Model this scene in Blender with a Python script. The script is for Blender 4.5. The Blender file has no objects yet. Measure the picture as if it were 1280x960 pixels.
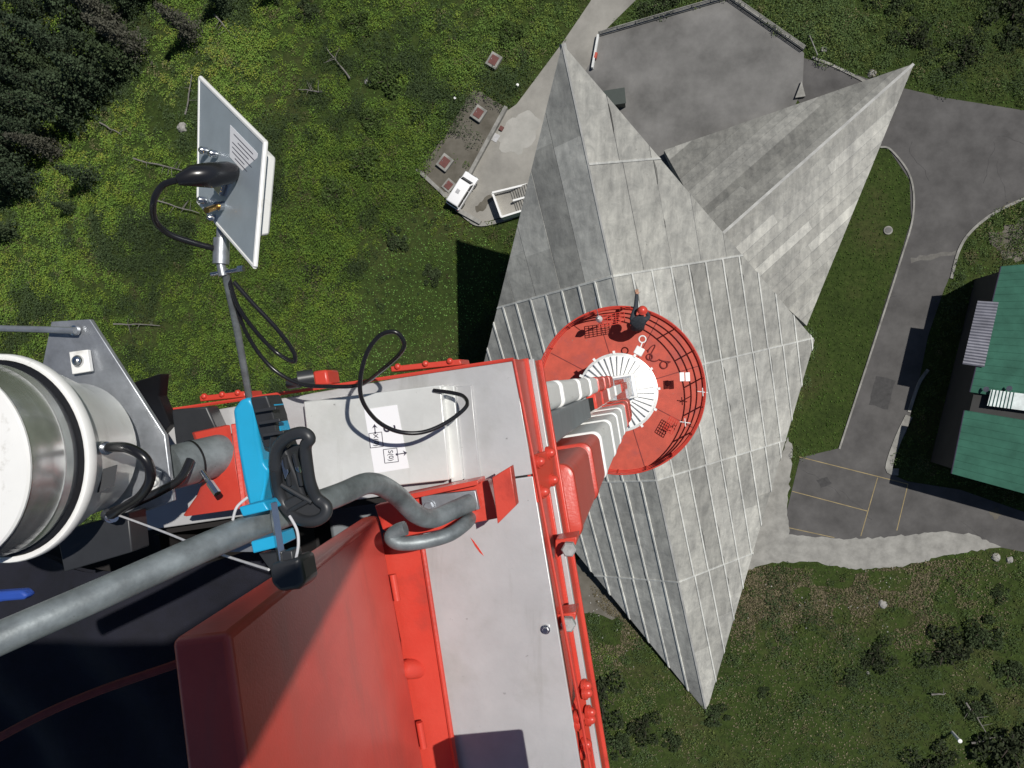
import bpy, math, random
import numpy as np
from mathutils import Vector, Matrix
random.seed(7); rng = np.random.default_rng(11)
PI = math.pi; S = bpy.context.scene; COL = S.collection
# ------------------------------------------------------------------ survey
# All plan positions were surveyed from a lens 100 m above the ground; R is its attitude.
F = 1004.0
_n = Vector((175/F, 15/F, -1)).normalized()
Q = _n.rotation_difference(Vector((0, 0, -1)))
RM = Q.to_matrix()
CAM = Vector((0, 0, 100))
def W(px, py, d):
    r = RM @ Vector(((px-640)/F, (480-py)/F, -1)); return CAM + r*(d/-r.z)
def G(px, py, z=0.0): return W(px, py, 100-z)
def proj(p):
    q = RM.transposed() @ (Vector(p)-CAM); return (640+q.x/-q.z*F, 480-q.y/-q.z*F)
SUN = Vector((.5, .28, 1)).normalized()
# ------------------------------------------------------------------ materials
def mat(name, col, rough=.6, metal=0., noise=0., scale=8., bump=0., bscale=60., col2=None, attr=False, spec=.5, detail=6.):
    m = bpy.data.materials.new(name); m.use_nodes = True; n = m.node_tree.nodes; l = m.node_tree.links
    b = n['Principled BSDF']; b.inputs['Roughness'].default_value = rough; b.inputs['Metallic'].default_value = metal
    b.inputs['Specular IOR Level'].default_value = spec
    tc = n.new('ShaderNodeTexCoord')
    src = None
    if attr:
        a = n.new('ShaderNodeAttribute'); a.attribute_name = 'tone'; src = a.outputs['Color']
    if noise > 0 or col2:
        t = n.new('ShaderNodeTexNoise'); t.inputs['Scale'].default_value = scale; t.inputs['Detail'].default_value = detail
        t.inputs['Roughness'].default_value = .65
        l.new(tc.outputs['Object'], t.inputs['Vector'])
        r = n.new('ShaderNodeValToRGB'); r.color_ramp.elements[0].position = .32; r.color_ramp.elements[1].position = .68
        c2 = col2 or tuple(min(1, c*(1+noise)) for c in col)
        c1 = col if col2 else tuple(c*(1-noise) for c in col)
        r.color_ramp.elements[0].color = (*c1, 1); r.color_ramp.elements[1].color = (*c2, 1)
        l.new(t.outputs['Fac'], r.inputs['Fac'])
        if src:
            mx = n.new('ShaderNodeMix'); mx.data_type = 'RGBA'; mx.blend_type = 'MULTIPLY'; mx.inputs[0].default_value = 1
            l.new(src, mx.inputs[6]); l.new(r.outputs['Color'], mx.inputs[7]); src = mx.outputs[2]
        else: src = r.outputs['Color']
    if src: l.new(src, b.inputs['Base Color'])
    else: b.inputs['Base Color'].default_value = (*col, 1)
    if bump > 0:
        t2 = n.new('ShaderNodeTexNoise'); t2.inputs['Scale'].default_value = bscale; t2.inputs['Detail'].default_value = 5
        l.new(tc.outputs['Object'], t2.inputs['Vector'])
        bp = n.new('ShaderNodeBump'); bp.inputs['Strength'].default_value = bump; bp.inputs['Distance'].default_value = .02
        l.new(t2.outputs['Fac'], bp.inputs['Height']); l.new(bp.outputs['Normal'], b.inputs['Normal'])
    return m
M = {}
M['red'] = mat('red_paint', (.54, .045, .028), .34, col2=(.60, .070, .046), scale=3, bump=.05, bscale=90)
M['deckred'] = mat('weathered_red_paint', (.46, .066, .036), .6, noise=.16, scale=3, bump=.1)
M['lidred'] = mat('mottled_red_paint', (.50, .052, .038), .30, col2=(.55, .095, .072), scale=2, bump=.04, bscale=160)  # red mottled with a paler, less saturated red

def sheetmetal(name, c):
    m = mat(name, c, .34, .22, noise=.13, scale=2.2, bump=.03); n = m.node_tree.nodes; l = m.node_tree.links; b = n['Principled BSDF']
    src = b.inputs['Base Color'].links[0].from_socket; tc = n.new('ShaderNodeTexCoord')
    for sc, vec, lo, hi, dk in ((38, (1, 1, 1), .26, .31, .45), (9, (1, .12, 1), .28, .40, .80), (5, (1, 1, 1), .30, .5, .86)):
        mp = n.new('ShaderNodeMapping'); mp.inputs['Scale'].default_value = vec; mp.inputs['Rotation'].default_value = (0, 0, .5); l.new(tc.outputs['Object'], mp.inputs[0])
        t = n.new('ShaderNodeTexNoise'); t.inputs['Scale'].default_value = sc; t.inputs['Detail'].default_value = 7; t.inputs['Roughness'].default_value = .6; l.new(mp.outputs[0], t.inputs['Vector'])
        r = n.new('ShaderNodeValToRGB'); e = r.color_ramp.elements; e[0].position = lo; e[1].position = hi; e[0].color = (dk, dk, dk*.97, 1); e[1].color = (1, 1, 1, 1); l.new(t.outputs['Fac'], r.inputs['Fac'])
        x = n.new('ShaderNodeMix'); x.data_type = 'RGBA'; x.blend_type = 'MULTIPLY'; x.inputs[0].default_value = 1; l.new(src, x.inputs[6]); l.new(r.outputs['Color'], x.inputs[7]); src = x.outputs[2]
    l.new(src, b.inputs['Base Color']); return m
M['plate'] = sheetmetal('grey_cover_paint', (.51, .51, .515))
M['white'] = mat('white_paint', (.80, .80, .78), .45, noise=.03, scale=6)
M['whitebox'] = sheetmetal('enamel_white', (.70, .71, .69))
M['paper'] = mat('label_paper', (.80, .80, .82), .7)
M['ink'] = mat('black_ink', (.03, .025, .05), .7)
M['galv'] = mat('galvanised_steel', (.40, .42, .45), .42, .75, noise=.22, scale=14, bump=.03)
M['pipe'] = mat('dull_galvanised_pipe', (.205, .23, .24), .5, .4, noise=.38, scale=13, bump=.06)
M['steel'] = mat('stainless_steel', (.62, .63, .64), .22, 1., noise=.1, scale=20)
M['barrel'] = mat('brushed_barrel', (.74, .75, .76), .26, .85, noise=.2, scale=9)
M['boltgrey'] = mat('weathered_zinc', (.42, .42, .41), .5, .3, noise=.2, scale=40)
M['duct'] = mat('grey_duct_metal', (.25, .27, .29), .5, .3, noise=.12, scale=4)
M['rubber'] = mat('black_rubber', (.012, .012, .014), .27, noise=.1, scale=20)
M['plastic'] = mat('black_plastic', (.03, .032, .036), .42, noise=.1, scale=20)
M['dark'] = mat('dark_void_shade', (.012, .010, .010), .8, noise=.2, scale=5)  # near-black colour stands in for deep shade in the well and platform
M['cyan'] = mat('cyan_plastic', (.02, .36, .62), .35, noise=.05, scale=12)
M['blue'] = mat('blue_fabric', (.02, .07, .36), .6, noise=.1, scale=12)
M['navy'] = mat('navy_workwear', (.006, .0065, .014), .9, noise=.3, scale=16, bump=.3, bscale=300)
M['strap'] = mat('dark_red_webbing', (.16, .02, .018), .7, noise=.2, scale=30)
M['gold'] = mat('brass', (.75, .42, .10), .25, 1., noise=.05, scale=20)
M['panelback'] = mat('antenna_back_metal', (.42, .48, .53), .4, .35, noise=.08, scale=9)
M['skin'] = mat('skin', (.42, .23, .15), .55, noise=.06, scale=30)
M['cord'] = mat('pale_cord', (.55, .55, .57), .6, noise=.1, scale=40)
M['tarp'] = mat('black_tarp', (.010, .010, .012), .55, noise=.2, scale=8)

def concrete(name):
    m = bpy.data.materials.new(name); m.use_nodes = True; n = m.node_tree.nodes; l = m.node_tree.links; b = n['Principled BSDF']
    b.inputs['Roughness'].default_value = .9; b.inputs['Specular IOR Level'].default_value = .15
    tc = n.new('ShaderNodeTexCoord'); a = n.new('ShaderNodeAttribute'); a.attribute_name = 'tone'; cur = a.outputs['Color']
    def layer(scale, vec, lo, hi, c0, c1, det=10, rg=.68, dist=0.):
        nonlocal cur
        mp = n.new('ShaderNodeMapping'); mp.inputs['Scale'].default_value = vec[0]; mp.inputs['Rotation'].default_value = vec[1]; l.new(tc.outputs['Object'], mp.inputs[0])
        t = n.new('ShaderNodeTexNoise'); t.inputs['Scale'].default_value = scale; t.inputs['Detail'].default_value = det; t.inputs['Roughness'].default_value = rg; t.inputs['Distortion'].default_value = dist
        l.new(mp.outputs[0], t.inputs['Vector']); r = n.new('ShaderNodeValToRGB'); e = r.color_ramp.elements
        e[0].position = lo; e[1].position = hi; e[0].color = (*c0, 1); e[1].color = (*c1, 1); l.new(t.outputs['Fac'], r.inputs['Fac'])
        x = n.new('ShaderNodeMix'); x.data_type = 'RGBA'; x.blend_type = 'MULTIPLY'; x.inputs[0].default_value = 1; l.new(cur, x.inputs[6]); l.new(r.outputs['Color'], x.inputs[7]); cur = x.outputs[2]
        return t
    one = ((1, 1, 1), (0, 0, 0))
    layer(.13, one, .35, .68, (.80, .80, .80), (1.12, 1.12, 1.10))
    t = layer(.9, one, .33, .62, (.72, .73, .73), (1.08, 1.08, 1.06), 12, .75, .6)
    layer(.5, ((2.2, .25, 1), (0, 0, -.21)), .38, .6, (.80, .80, .80), (1.06, 1.06, 1.05), 8, .7)
    layer(2.6, one, .27, .36, (.50, .50, .49), (1, 1, 1), 6, .7)
    layer(.33, ((1, 1, 1), (.4, .2, .9)), .60, .74, (1, 1, 1), (1.22, 1.22, 1.2), 12, .75, 1.)
    l.new(cur, b.inputs['Base Color']); bp = n.new('ShaderNodeBump'); bp.inputs['Strength'].default_value = .4; bp.inputs['Distance'].default_value = .03
    l.new(t.outputs['Fac'], bp.inputs['Height']); l.new(bp.outputs['Normal'], b.inputs['Normal']); return m
M['conc'] = concrete('board_marked_concrete')
M['ccap'] = mat('concrete_ridge', (.36, .36, .345), .85, noise=.2, scale=.7, spec=.2)
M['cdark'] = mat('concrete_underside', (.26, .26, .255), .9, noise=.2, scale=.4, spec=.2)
M['asphalt'] = mat('asphalt', (.092, .089, .087), .9, noise=.25, scale=.35, bump=.2, bscale=6, spec=.2, detail=10)
M['terrace'] = mat('stained_terrace_concrete', (.155, .152, .146), .9, noise=.38, scale=.13, bump=.1, bscale=3, spec=.2, detail=12)
M['path'] = mat('path_concrete', (.27, .26, .235), .9, noise=.32, scale=.12, spec=.2, detail=12)
M['apron'] = mat('apron_concrete', (.27, .265, .245), .9, noise=.25, scale=.7, spec=.2, detail=12)
M['dirt'] = mat('packed_dirt', (.085, .078, .062), .95, col2=(.16, .148, .125), scale=.35, spec=.1, detail=10)
M['cement'] = mat('fresh_cement', (.30, .295, .27), .9, col2=(.40, .39, .36), scale=.5, spec=.2, detail=10)
M['apatch'] = mat('pale_road_seam', (.14, .135, .125), .9, noise=.2, scale=2, spec=.1)
M['patch'] = mat('fresh_asphalt', (.062, .061, .061), .9, noise=.2, scale=2, spec=.2)
M['kerb'] = mat('kerb_concrete', (.25, .245, .225), .9, noise=.35, scale=.8, spec=.2)
M['ywhite'] = mat('road_paint_yellow', (.27, .21, .10), .8, noise=.3, scale=.9)
M['rust'] = mat('oxide_red_hatch', (.13, .045, .038), .7, noise=.2, scale=2)
M['roofgreen'] = mat('green_sheet_roof', (.034, .108, .076), .8, noise=.2, scale=.5, spec=.12)
M['roofedge'] = mat('green_roof_trim', (.025, .10, .08), .5)
M['glass'] = mat('dark_glass', (.01, .012, .014), .08, noise=.1, scale=2)
M['sheet'] = mat('translucent_white_sheet', (.52, .58, .57), .35, noise=.25, scale=1.2)
M['tin'] = mat('corrugated_tin', (.22, .22, .25), .35, .6, noise=.25, scale=.6)
M['bwall'] = mat('building_wall', (.035, .035, .034), .9, noise=.15, scale=.5)
M['van'] = mat('white_car_paint', (.80, .80, .80), .3, noise=.02, scale=4)
M['bark'] = mat('bark', (.055, .042, .032), .9, noise=.3, scale=4)
M['deadwood'] = mat('bleached_dead_wood', (.16, .15, .135), .9, noise=.35, scale=2)

def wear(m, layers):
    n = m.node_tree.nodes; l = m.node_tree.links; b = n['Principled BSDF']; src = b.inputs['Base Color'].links[0].from_socket; tc = n.new('ShaderNodeTexCoord')
    for sc, vec, rot, lo, hi, col in layers:
        mp = n.new('ShaderNodeMapping'); mp.inputs['Scale'].default_value = vec; mp.inputs['Rotation'].default_value = rot; l.new(tc.outputs['Object'], mp.inputs[0])
        t = n.new('ShaderNodeTexNoise'); t.inputs['Scale'].default_value = sc; t.inputs['Detail'].default_value = 8; t.inputs['Roughness'].default_value = .65; l.new(mp.outputs[0], t.inputs['Vector'])
        r = n.new('ShaderNodeMapRange'); r.inputs[1].default_value = lo; r.inputs[2].default_value = hi; r.inputs[3].default_value = 1; r.inputs[4].default_value = 0; l.new(t.outputs['Fac'], r.inputs[0])
        x = n.new('ShaderNodeMix'); x.data_type = 'RGBA'; l.new(r.outputs[0], x.inputs[0]); l.new(src, x.inputs[6]); x.inputs[7].default_value = (*col, 1); src = x.outputs[2]
    l.new(src, b.inputs['Base Color'])
wear(M['red'], [(45, (1, 1, 1), (0, 0, 0), .27, .30, (.22, .10, .07)), (6, (1, 1, 1), (.3, 0, 0), .30, .46, (.42, .05, .035))])
wear(M['lidred'], [(55, (1, 1, 1), (0, 0, 0), .26, .29, (.20, .11, .09)), (7, (1, .15, 1), (0, .4, .2), .28, .46, (.40, .075, .058)), (2.2, (1, 1, 1), (0, 0, 0), .32, .5, (.42, .06, .045))])
wear(M['deckred'], [(7, (1, 1, 1), (0, 0, 0), .28, .36, (.30, .13, .10)), (1.6, (1, 1, 1), (.2, 0, 0), .34, .48, (.36, .06, .045))])
wear(M['pipe'], [(60, (1, 1, 1), (0, 0, 0), .28, .33, (.10, .09, .08))])
wear(M['white'], [(14, (1, 1, .15), (0, 0, 0), .28, .40, (.58, .57, .53))])
M['leaf'] = mat('foliage', (1, 1, 1), .75, attr=True, spec=.1)
M['rock'] = mat('pale_rock', (.30, .29, .27), .9, noise=.25, scale=2)
M['worker'] = mat('dark_jacket', (.03, .036, .045), .8, noise=.2, scale=12)
M['greenbox'] = mat('dark_green_paint', (.03, .042, .036), .6, noise=.1, scale=2)
M['tyre'] = M['rubber']
# ------------------------------------------------------------------ mesh builder
class MB:
    def __init__(s): s.v = []; s.f = []; s.t = []
    def add(s, vs, fs, tone=None):
        o = len(s.v); s.v += [Vector(v) for v in vs]; s.f += [tuple(i+o for i in f) for f in fs]
        s.t += [tone or (.5, .5, .5)]*len(vs); return s
    def box(s, c, size, M3=None):
        x, y, z = (a/2 for a in size); vs = []
        for dz in (-z, z):
            for dx, dy in ((-x, -y), (x, -y), (x, y), (-x, y)):
                p = Vector((dx, dy, dz)); p = M3 @ p if M3 else p; vs.append(Vector(c)+p)
        return s.add(vs, [(3, 2, 1, 0), (4, 5, 6, 7), (0, 1, 5, 4), (1, 2, 6, 5), (2, 3, 7, 6), (3, 0, 4, 7)])
    def prism(s, top, off, tone=None):
        n = len(top); top = [Vector(p) for p in top]; off = Vector(off)
        nrm = Vector((0, 0, 0))
        for i in range(n): nrm += (top[i]-top[0]).cross(top[(i+1) % n]-top[0])
        if nrm.dot(off) > 0: top.reverse()
        vs = top+[p+off for p in top]
        return s.add(vs, [tuple(range(n)), tuple(range(2*n-1, n-1, -1))]+[(i, i+n, (i+1) % n+n, (i+1) % n) for i in range(n)], tone)
    def tube(s, path, r, n=10, cap=True):
        P = [Vector(p) for p in path]; m = len(P); rs = r if isinstance(r, (list, tuple)) else [r]*m
        up = None; vs = []; fs = []
        for i in range(m):
            t = (P[min(i+1, m-1)]-P[max(i-1, 0)]).normalized()
            if up is None: up = Vector((0, 0, 1)) if abs(t.z) < .9 else Vector((1, 0, 0))
            u = (up-t*up.dot(t)).normalized(); w = t.cross(u); up = u
            for k in range(n):
                a = 2*PI*k/n; vs.append(P[i]+(u*math.cos(a)+w*math.sin(a))*rs[i])
        for i in range(m-1):
            for k in range(n): fs.append((i*n+k, i*n+(k+1) % n, (i+1)*n+(k+1) % n, (i+1)*n+k))
        if cap: fs += [tuple(range(n-1, -1, -1)), tuple(range((m-1)*n, m*n))]
        return s.add(vs, fs)
    def lathe(s, c, axis, prof, n=32, closed=True):
        a = Vector(axis).normalized(); u = a.cross(Vector((0, 1, 0)) if abs(a.y) < .9 else Vector((1, 0, 0))).normalized(); w = a.cross(u)
        vs = []; fs = []; m = len(prof)
        for r, h in prof:
            for k in range(n):
                t = 2*PI*k/n; vs.append(Vector(c)+a*h+(u*math.cos(t)+w*math.sin(t))*r)
        for i in range(m-1):
            for k in range(n): fs.append((i*n+k, i*n+(k+1) % n, (i+1)*n+(k+1) % n, (i+1)*n+k))
        if closed: fs += [tuple(range(n-1, -1, -1)), tuple(range((m-1)*n, m*n))]
        return s.add(vs, fs)
    def cyl(s, p0, p1, r, n=16): return s.tube([p0, p1], r, n)
    def build(s, name, material, parent=None, origin=None, bevel=0, smooth=True, angle=40, seg=2):
        root = Vector((0, 0, 0))
        if parent is not None:
            q = parent
            while q.parent: q = q.parent
            root = Vector(q.location)
        elif origin is not None: root = Vector(origin)
        elif s.v:
            zs = min(v.z for v in s.v); root = sum(s.v, Vector())/len(s.v); root.z = zs
        me = bpy.data.meshes.new(name); me.from_pydata([tuple(v-root) for v in s.v], [], s.f); me.update()
        if material is M['conc'] or material is M['leaf']:
            a = me.attributes.new('tone', 'FLOAT_COLOR', 'POINT')
            a.data.foreach_set('color', np.array([(*t, 1) for t in s.t], dtype=np.float32).ravel())
        me.materials.append(material); o = bpy.data.objects.new(name, me); COL.objects.link(o)
        if parent is not None: o.parent = parent
        else: o.location = root
        if smooth:
            me.shade_smooth(); me.set_sharp_from_angle(angle=math.radians(angle))
        if bevel:
            b = o.modifiers.new('bevel', 'BEVEL'); b.width = bevel; b.segments = seg; b.limit_method = 'ANGLE'; b.angle_limit = math.radians(35)
        return o
def tag(o, label=None, cat=None, group=None, kind=None):
    if label: o['label'] = label
    if cat: o['category'] = cat
    if group: o['group'] = group
    if kind: o['kind'] = kind
    return o
def thing(name, label, cat, loc, group=None):
    o = bpy.data.objects.new(name, None); COL.objects.link(o); o.location = Vector(loc); o.empty_display_size = .2
    return tag(o, label, cat, group)
def copy_tree(o, parent=None):
    c = o.copy(); COL.objects.link(c)
    for k in [k for k in o.children]: copy_tree(k, c)
    if parent is not None: c.parent = parent
    return c
def spline(pts, n=8):
    P = [Vector(p) for p in pts]; out = []
    for i in range(len(P)-1):
        p0, p1, p2, p3 = P[max(i-1, 0)], P[i], P[i+1], P[min(i+2, len(P)-1)]
        for k in range(n):
            t = k/n; out.append(.5*((2*p1)+(p2-p0)*t+(2*p0-5*p1+4*p2-p3)*t*t+(3*p1-p0-3*p2+p3)*t**3))
    return out+[P[-1]]
def WP(pts): return [W(*p) for p in pts]
def rotz(a): return Matrix.Rotation(a, 3, 'Z')
def frame(z, x=None):
    z = Vector(z).normalized(); x = Vector(x) if x else Vector((0, 1, 0)).cross(z)
    x = (x-z*x.dot(z)).normalized(); y = z.cross(x); m = Matrix((x, y, z)).transposed(); return m
def text(body, size, name, m, parent, pos, M3, depth=.0006):
    c = bpy.data.curves.new(name, 'FONT'); c.body = body; c.size = size; c.extrude = depth; c.align_x = 'CENTER'; c.align_y = 'CENTER'
    t = bpy.data.objects.new(name, c); COL.objects.link(t); bpy.context.view_layer.update()
    me = bpy.data.meshes.new_from_object(t.evaluated_get(bpy.context.evaluated_depsgraph_get())); bpy.data.objects.remove(t)
    me.name = name; me.materials.clear(); me.materials.append(m); o = bpy.data.objects.new(name, me); COL.objects.link(o)
    q = parent
    while q.parent: q = q.parent
    me.transform(Matrix.Translation(Vector(pos)-Vector(q.location)) @ M3.to_4x4()); o.parent = parent
    return o
def skinned(name, V, E, Rr, m, parent, sub=2):
    q = parent
    root = Vector(q.location) if q else Vector((0, 0, 0))
    me = bpy.data.meshes.new(name); me.from_pydata([tuple(Vector(v)-root) for v in V], E, []); o = bpy.data.objects.new(name, me); COL.objects.link(o)
    md = o.modifiers.new('s', 'SKIN'); md.use_smooth_shade = True
    for i, d in enumerate(me.skin_vertices[0].data):
        r = Rr[i]; d.radius = r if isinstance(r, tuple) else (r, r); d.use_root = (i == 0)
    sb = o.modifiers.new('u', 'SUBSURF'); sb.levels = sub; sb.render_levels = sub
    bpy.context.view_layer.update()
    nm = bpy.data.meshes.new_from_object(o.evaluated_get(bpy.context.evaluated_depsgraph_get()))
    o.modifiers.clear(); o.data = nm; nm.name = name; nm.materials.clear(); nm.materials.append(m); nm.shade_smooth(); o.parent = parent
    return o
def inpoly(x, y, poly):
    x = np.asarray(x); y = np.asarray(y); c = np.zeros(x.shape, bool); n = len(poly); j = n-1
    for i in range(n):
        xi, yi = poly[i]; xj, yj = poly[j]
        k = ((yi > y) != (yj > y)) & (x < (xj-xi)*(y-yi)/(yj-yi+1e-9)+xi); c ^= k; j = i
    return c
# ------------------------------------------------------------------ camera, light, world
cam = bpy.data.cameras.new('camera'); co = bpy.data.objects.new('camera', cam); COL.objects.link(co)
cam.sensor_width = 36; cam.lens = F/1280*36; cam.clip_start = .05; cam.clip_end = 9000
co.matrix_world = Matrix.Translation(CAM) @ RM.to_4x4(); S.camera = co
su = bpy.data.lights.new('sun', 'SUN'); su.energy = 4.1; su.angle = math.radians(.5); su.color = (1, .96, .9)
so = bpy.data.objects.new('sun', su); COL.objects.link(so); so.rotation_euler = SUN.to_track_quat('Z', 'Y').to_euler(); so.location = (60, 40, 140)
w = bpy.data.worlds.new('World'); S.world = w; w.use_nodes = True
sk = w.node_tree.nodes.new('ShaderNodeTexSky'); sk.sky_type = 'NISHITA'; sk.sun_disc = False
sk.sun_elevation = math.asin(SUN.z); sk.sun_rotation = math.atan2(SUN.x, SUN.y); sk.altitude = 2500
w.node_tree.links.new(sk.outputs[0], w.node_tree.nodes['Background'].inputs[0]); w.node_tree.nodes['Background'].inputs[1].default_value = .052
S.view_settings.view_transform = 'Standard'; S.view_settings.look = 'None'; S.view_settings.exposure = 0; S.view_settings.gamma = 1
S.cycles.max_bounces = 6

# ================================================================== GROUND
def sheet(name, px, z, m, thick=.3, kind='structure', world=None):
    pts = world or [G(x, y) for x, y in px]
    b = MB(); b.prism([(p.x, p.y, z) for p in pts], (0, 0, -thick)); o = b.build(name, m, origin=(0, 0, 0), smooth=False)
    return tag(o, kind=kind)
def rough(px, amp, n=5, seed=1):
    r = random.Random(seed); out = []
    for i in range(len(px)):
        a, b = px[i], px[(i+1) % len(px)]
        L = math.hypot(b[0]-a[0], b[1]-a[1]); k = max(1, int(L/n))
        for j in range(k):
            t = j/k; out.append((a[0]+(b[0]-a[0])*t+(r.uniform(-amp, amp) if j else 0), a[1]+(b[1]-a[1])*t+(r.uniform(-amp, amp) if j else 0)))
    return out
gm = bpy.data.materials.new('meadow_soil'); gm.use_nodes = True
def ground_mat():
    n = gm.node_tree.nodes; l = gm.node_tree.links; b = n['Principled BSDF']; b.inputs['Roughness'].default_value = .95; b.inputs['Specular IOR Level'].default_value = .1
    tc = n.new('ShaderNodeTexCoord'); t = n.new('ShaderNodeTexNoise'); t.inputs['Scale'].default_value = .09; t.inputs['Detail'].default_value = 12; t.inputs['Roughness'].default_value = .7
    l.new(tc.outputs['Object'], t.inputs['Vector']); r = n.new('ShaderNodeValToRGB'); e = r.color_ramp.elements
    e[0].position = .3; e[0].color = (.028, .042, .014, 1); e[1].position = .7; e[1].color = (.060, .064, .028, 1)
    x = e.new(.5); x.color = (.042, .066, .018, 1)
    l.new(t.outputs['Fac'], r.inputs['Fac'])
    t2 = n.new('ShaderNodeTexNoise'); t2.inputs['Scale'].default_value = 1.7; t2.inputs['Detail'].default_value = 10; t2.inputs['Roughness'].default_value = .75
    l.new(tc.outputs['Object'], t2.inputs['Vector']); r2 = n.new('ShaderNodeValToRGB'); r2.color_ramp.elements[0].position = .35; r2.color_ramp.elements[0].color = (.62, .62, .6, 1); r2.color_ramp.elements[1].position = .66; r2.color_ramp.elements[1].color = (1.3, 1.25, 1.1, 1)
    l.new(t2.outputs['Fac'], r2.inputs['Fac']); mx = n.new('ShaderNodeMix'); mx.data_type = 'RGBA'; mx.blend_type = 'MULTIPLY'; mx.inputs[0].default_value = 1
    l.new(r.outputs['Color'], mx.inputs[6]); l.new(r2.outputs['Color'], mx.inputs[7]); l.new(mx.outputs[2], b.inputs['Base Color'])
    bp = n.new('ShaderNodeBump'); bp.inputs['Strength'].default_value = .8; bp.inputs['Distance'].default_value = .3; l.new(t2.outputs['Fac'], bp.inputs['Height']); l.new(bp.outputs['Normal'], b.inputs['Normal'])
ground_mat()
b = MB(); rings = [0, 60, 120, 200, 400, 900, 3500]; n = 48
vs = [(0, 0, -.03)]; fs = []
for i, r in enumerate(rings[1:]):
    for k in range(n):
        a = 2*PI*k/n; vs.append((r*math.cos(a), r*math.sin(a), -.03-(0 if r <= 120 else (r-120)*.22)))
for k in range(n): fs.append((0, 1+k, 1+(k+1) % n))
for i in range(len(rings)-2):
    for k in range(n): fs.append((1+i*n+k, 1+(i+1)*n+k, 1+(i+1)*n+(k+1) % n, 1+i*n+(k+1) % n))
tag(b.add(vs, fs).build('ground', gm, origin=(0, 0, 0)), kind='structure')
PX = {}
PX['road'] = [(985, 100), (1003, 72), (1030, 80), (1090, 100), (1120, 108), (1180, 122), (1280, 138), (1420, 160), (1420, 190), (1280, 246), (1243, 264), (1212, 288), (1197, 312), (1190, 340), (1180, 362), (1160, 420), (1150, 470), (1133, 540), (1112, 578), (1108, 590), (1135, 602), (1200, 612), (1280, 640), (1420, 680), (1420, 725), (1280, 690), (1190, 672), (1100, 690), (985, 680), (983, 640), (1000, 572), (1050, 560), (1090, 430), (1122, 330), (1139, 275), (1137, 225), (1112, 188), (1060, 165), (1000, 130)]
PX['apron'] = [(985, 546), (991, 560), (984, 640), (986, 668), (1060, 674), (1120, 670), (1180, 664), (1215, 668), (1252, 684), (1180, 694), (1130, 708), (1070, 712), (1015, 702), (965, 703), (925, 716), (935, 660), (965, 600)]
PX['terrace'] = [(742, 72), (749, 46), (912, -2), (1005, 66), (1003, 112), (990, 140), (900, 300), (800, 260), (720, 130), (725, 100)]
PX['path'] = [(762, -60), (738, 2), (702, 55), (646, 130), (632, 140), (577, 241), (555, 240), (580, 270), (602, 279), (660, 262), (700, 250), (720, 140), (742, 72), (748, 46), (800, -5), (838, -60)]
PX['dirt'] = [(592, 110), (612, 122), (636, 138), (580, 238), (552, 240), (521, 210), (545, 185), (562, 160)]
tag(sheet('road', PX['road'], .005, M['asphalt']))
sheet('cement_patch', rough([(636, 150), (662, 138), (676, 150), (668, 176), (648, 194), (624, 186), (622, 170)], 3, 5, 9), .036, M['cement'], .02)
sheet('mud_stain', rough([(604, 250), (613, 243), (618, 247), (606, 262), (596, 266), (594, 258)], 1.5, 3, 4), .035, M['dirt'], .02)
sheet('concrete_apron', rough(PX['apron'], 1.6), .02, M['apron'])
sheet('terrace', PX['terrace'], .06, M['terrace'])
sheet('path', PX['path'], .03, M['path'])
sheet('dirt_yard', rough(PX['dirt'], 1.8), .0, M['dirt'])
sheet('bare_earth', rough([(700, 690), (740, 705), (775, 745), (790, 770), (765, 775), (720, 762), (690, 730)], 5, 6, 3), -.012, M['dirt'])
sheet('gravel_patch', rough([(1235, 290), (1290, 270), (1300, 320), (1255, 325)], 5, 6, 5), -.012, M['dirt'])
b = MB()
for a, c in (((999, 571), (1135, 605)), ((990, 614), (1085, 639)), ((1097, 597), (1076, 670)), ((1135, 605), (1121, 663)), ((983, 659), (1043, 672))):
    p, q = G(*a), G(*c); d = (q-p).normalized(); s = Vector((-d.y, d.x, 0))*.045
    b.add([(v.x, v.y, .0095) for v in (p-s, q-s, q+s, p+s)], [(0, 1, 2, 3)])
tag(b.build('road_markings', M['ywhite'], origin=(0, 0, 0), smooth=False), kind='structure')
for nm, px_, m_, z_ in (('road_seam', rough([(1138, 322), (1195, 313), (1196, 318), (1139, 329)], 1.5, 6, 2), 'apatch', .0085), ('road_stain', rough([(1236, 640), (1246, 634), (1252, 644), (1243, 650)], 1.5, 3, 3), 'dirt', .0085), ('oil_stain', rough([(1020, 600), (1034, 596), (1040, 604), (1026, 610)], 1.5, 3, 6), 'patch', .0085), ('road_patch', rough([(1095, 470), (1120, 476), (1110, 512), (1086, 506)], 1, 6, 7), 'patch', .0075)):
    sheet(nm, px_, z_, M[m_], .01)
r_ = random.Random(12); b = MB()
for k in range(10):
    x0, y0 = r_.choice(((1090, 520), (1110, 420), (1180, 220), (1060, 620), (1150, 170), (1220, 640), (1230, 190))); p = G(x0+r_.uniform(-20, 20), y0+r_.uniform(-20, 20)); a = r_.uniform(0, 6.28)
    for j in range(9):
        q = p+Vector((math.cos(a), math.sin(a), 0))*r_.uniform(.3, .8); d = (q-p).normalized(); sv = Vector((-d.y, d.x, 0))*r_.uniform(.012, .03)
        if inpoly(np.array([proj(q)[0]]), np.array([proj(q)[1]]), PX['road'])[0]: b.add([(v.x, v.y, .0088) for v in (p-sv, q-sv, q+sv, p+sv)], [(0, 1, 2, 3)])
        p = q; a += r_.uniform(-.6, .6)
tag(b.build('road_cracks', M['patch'], origin=(0, 0, 0), smooth=False), kind='structure')
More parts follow.
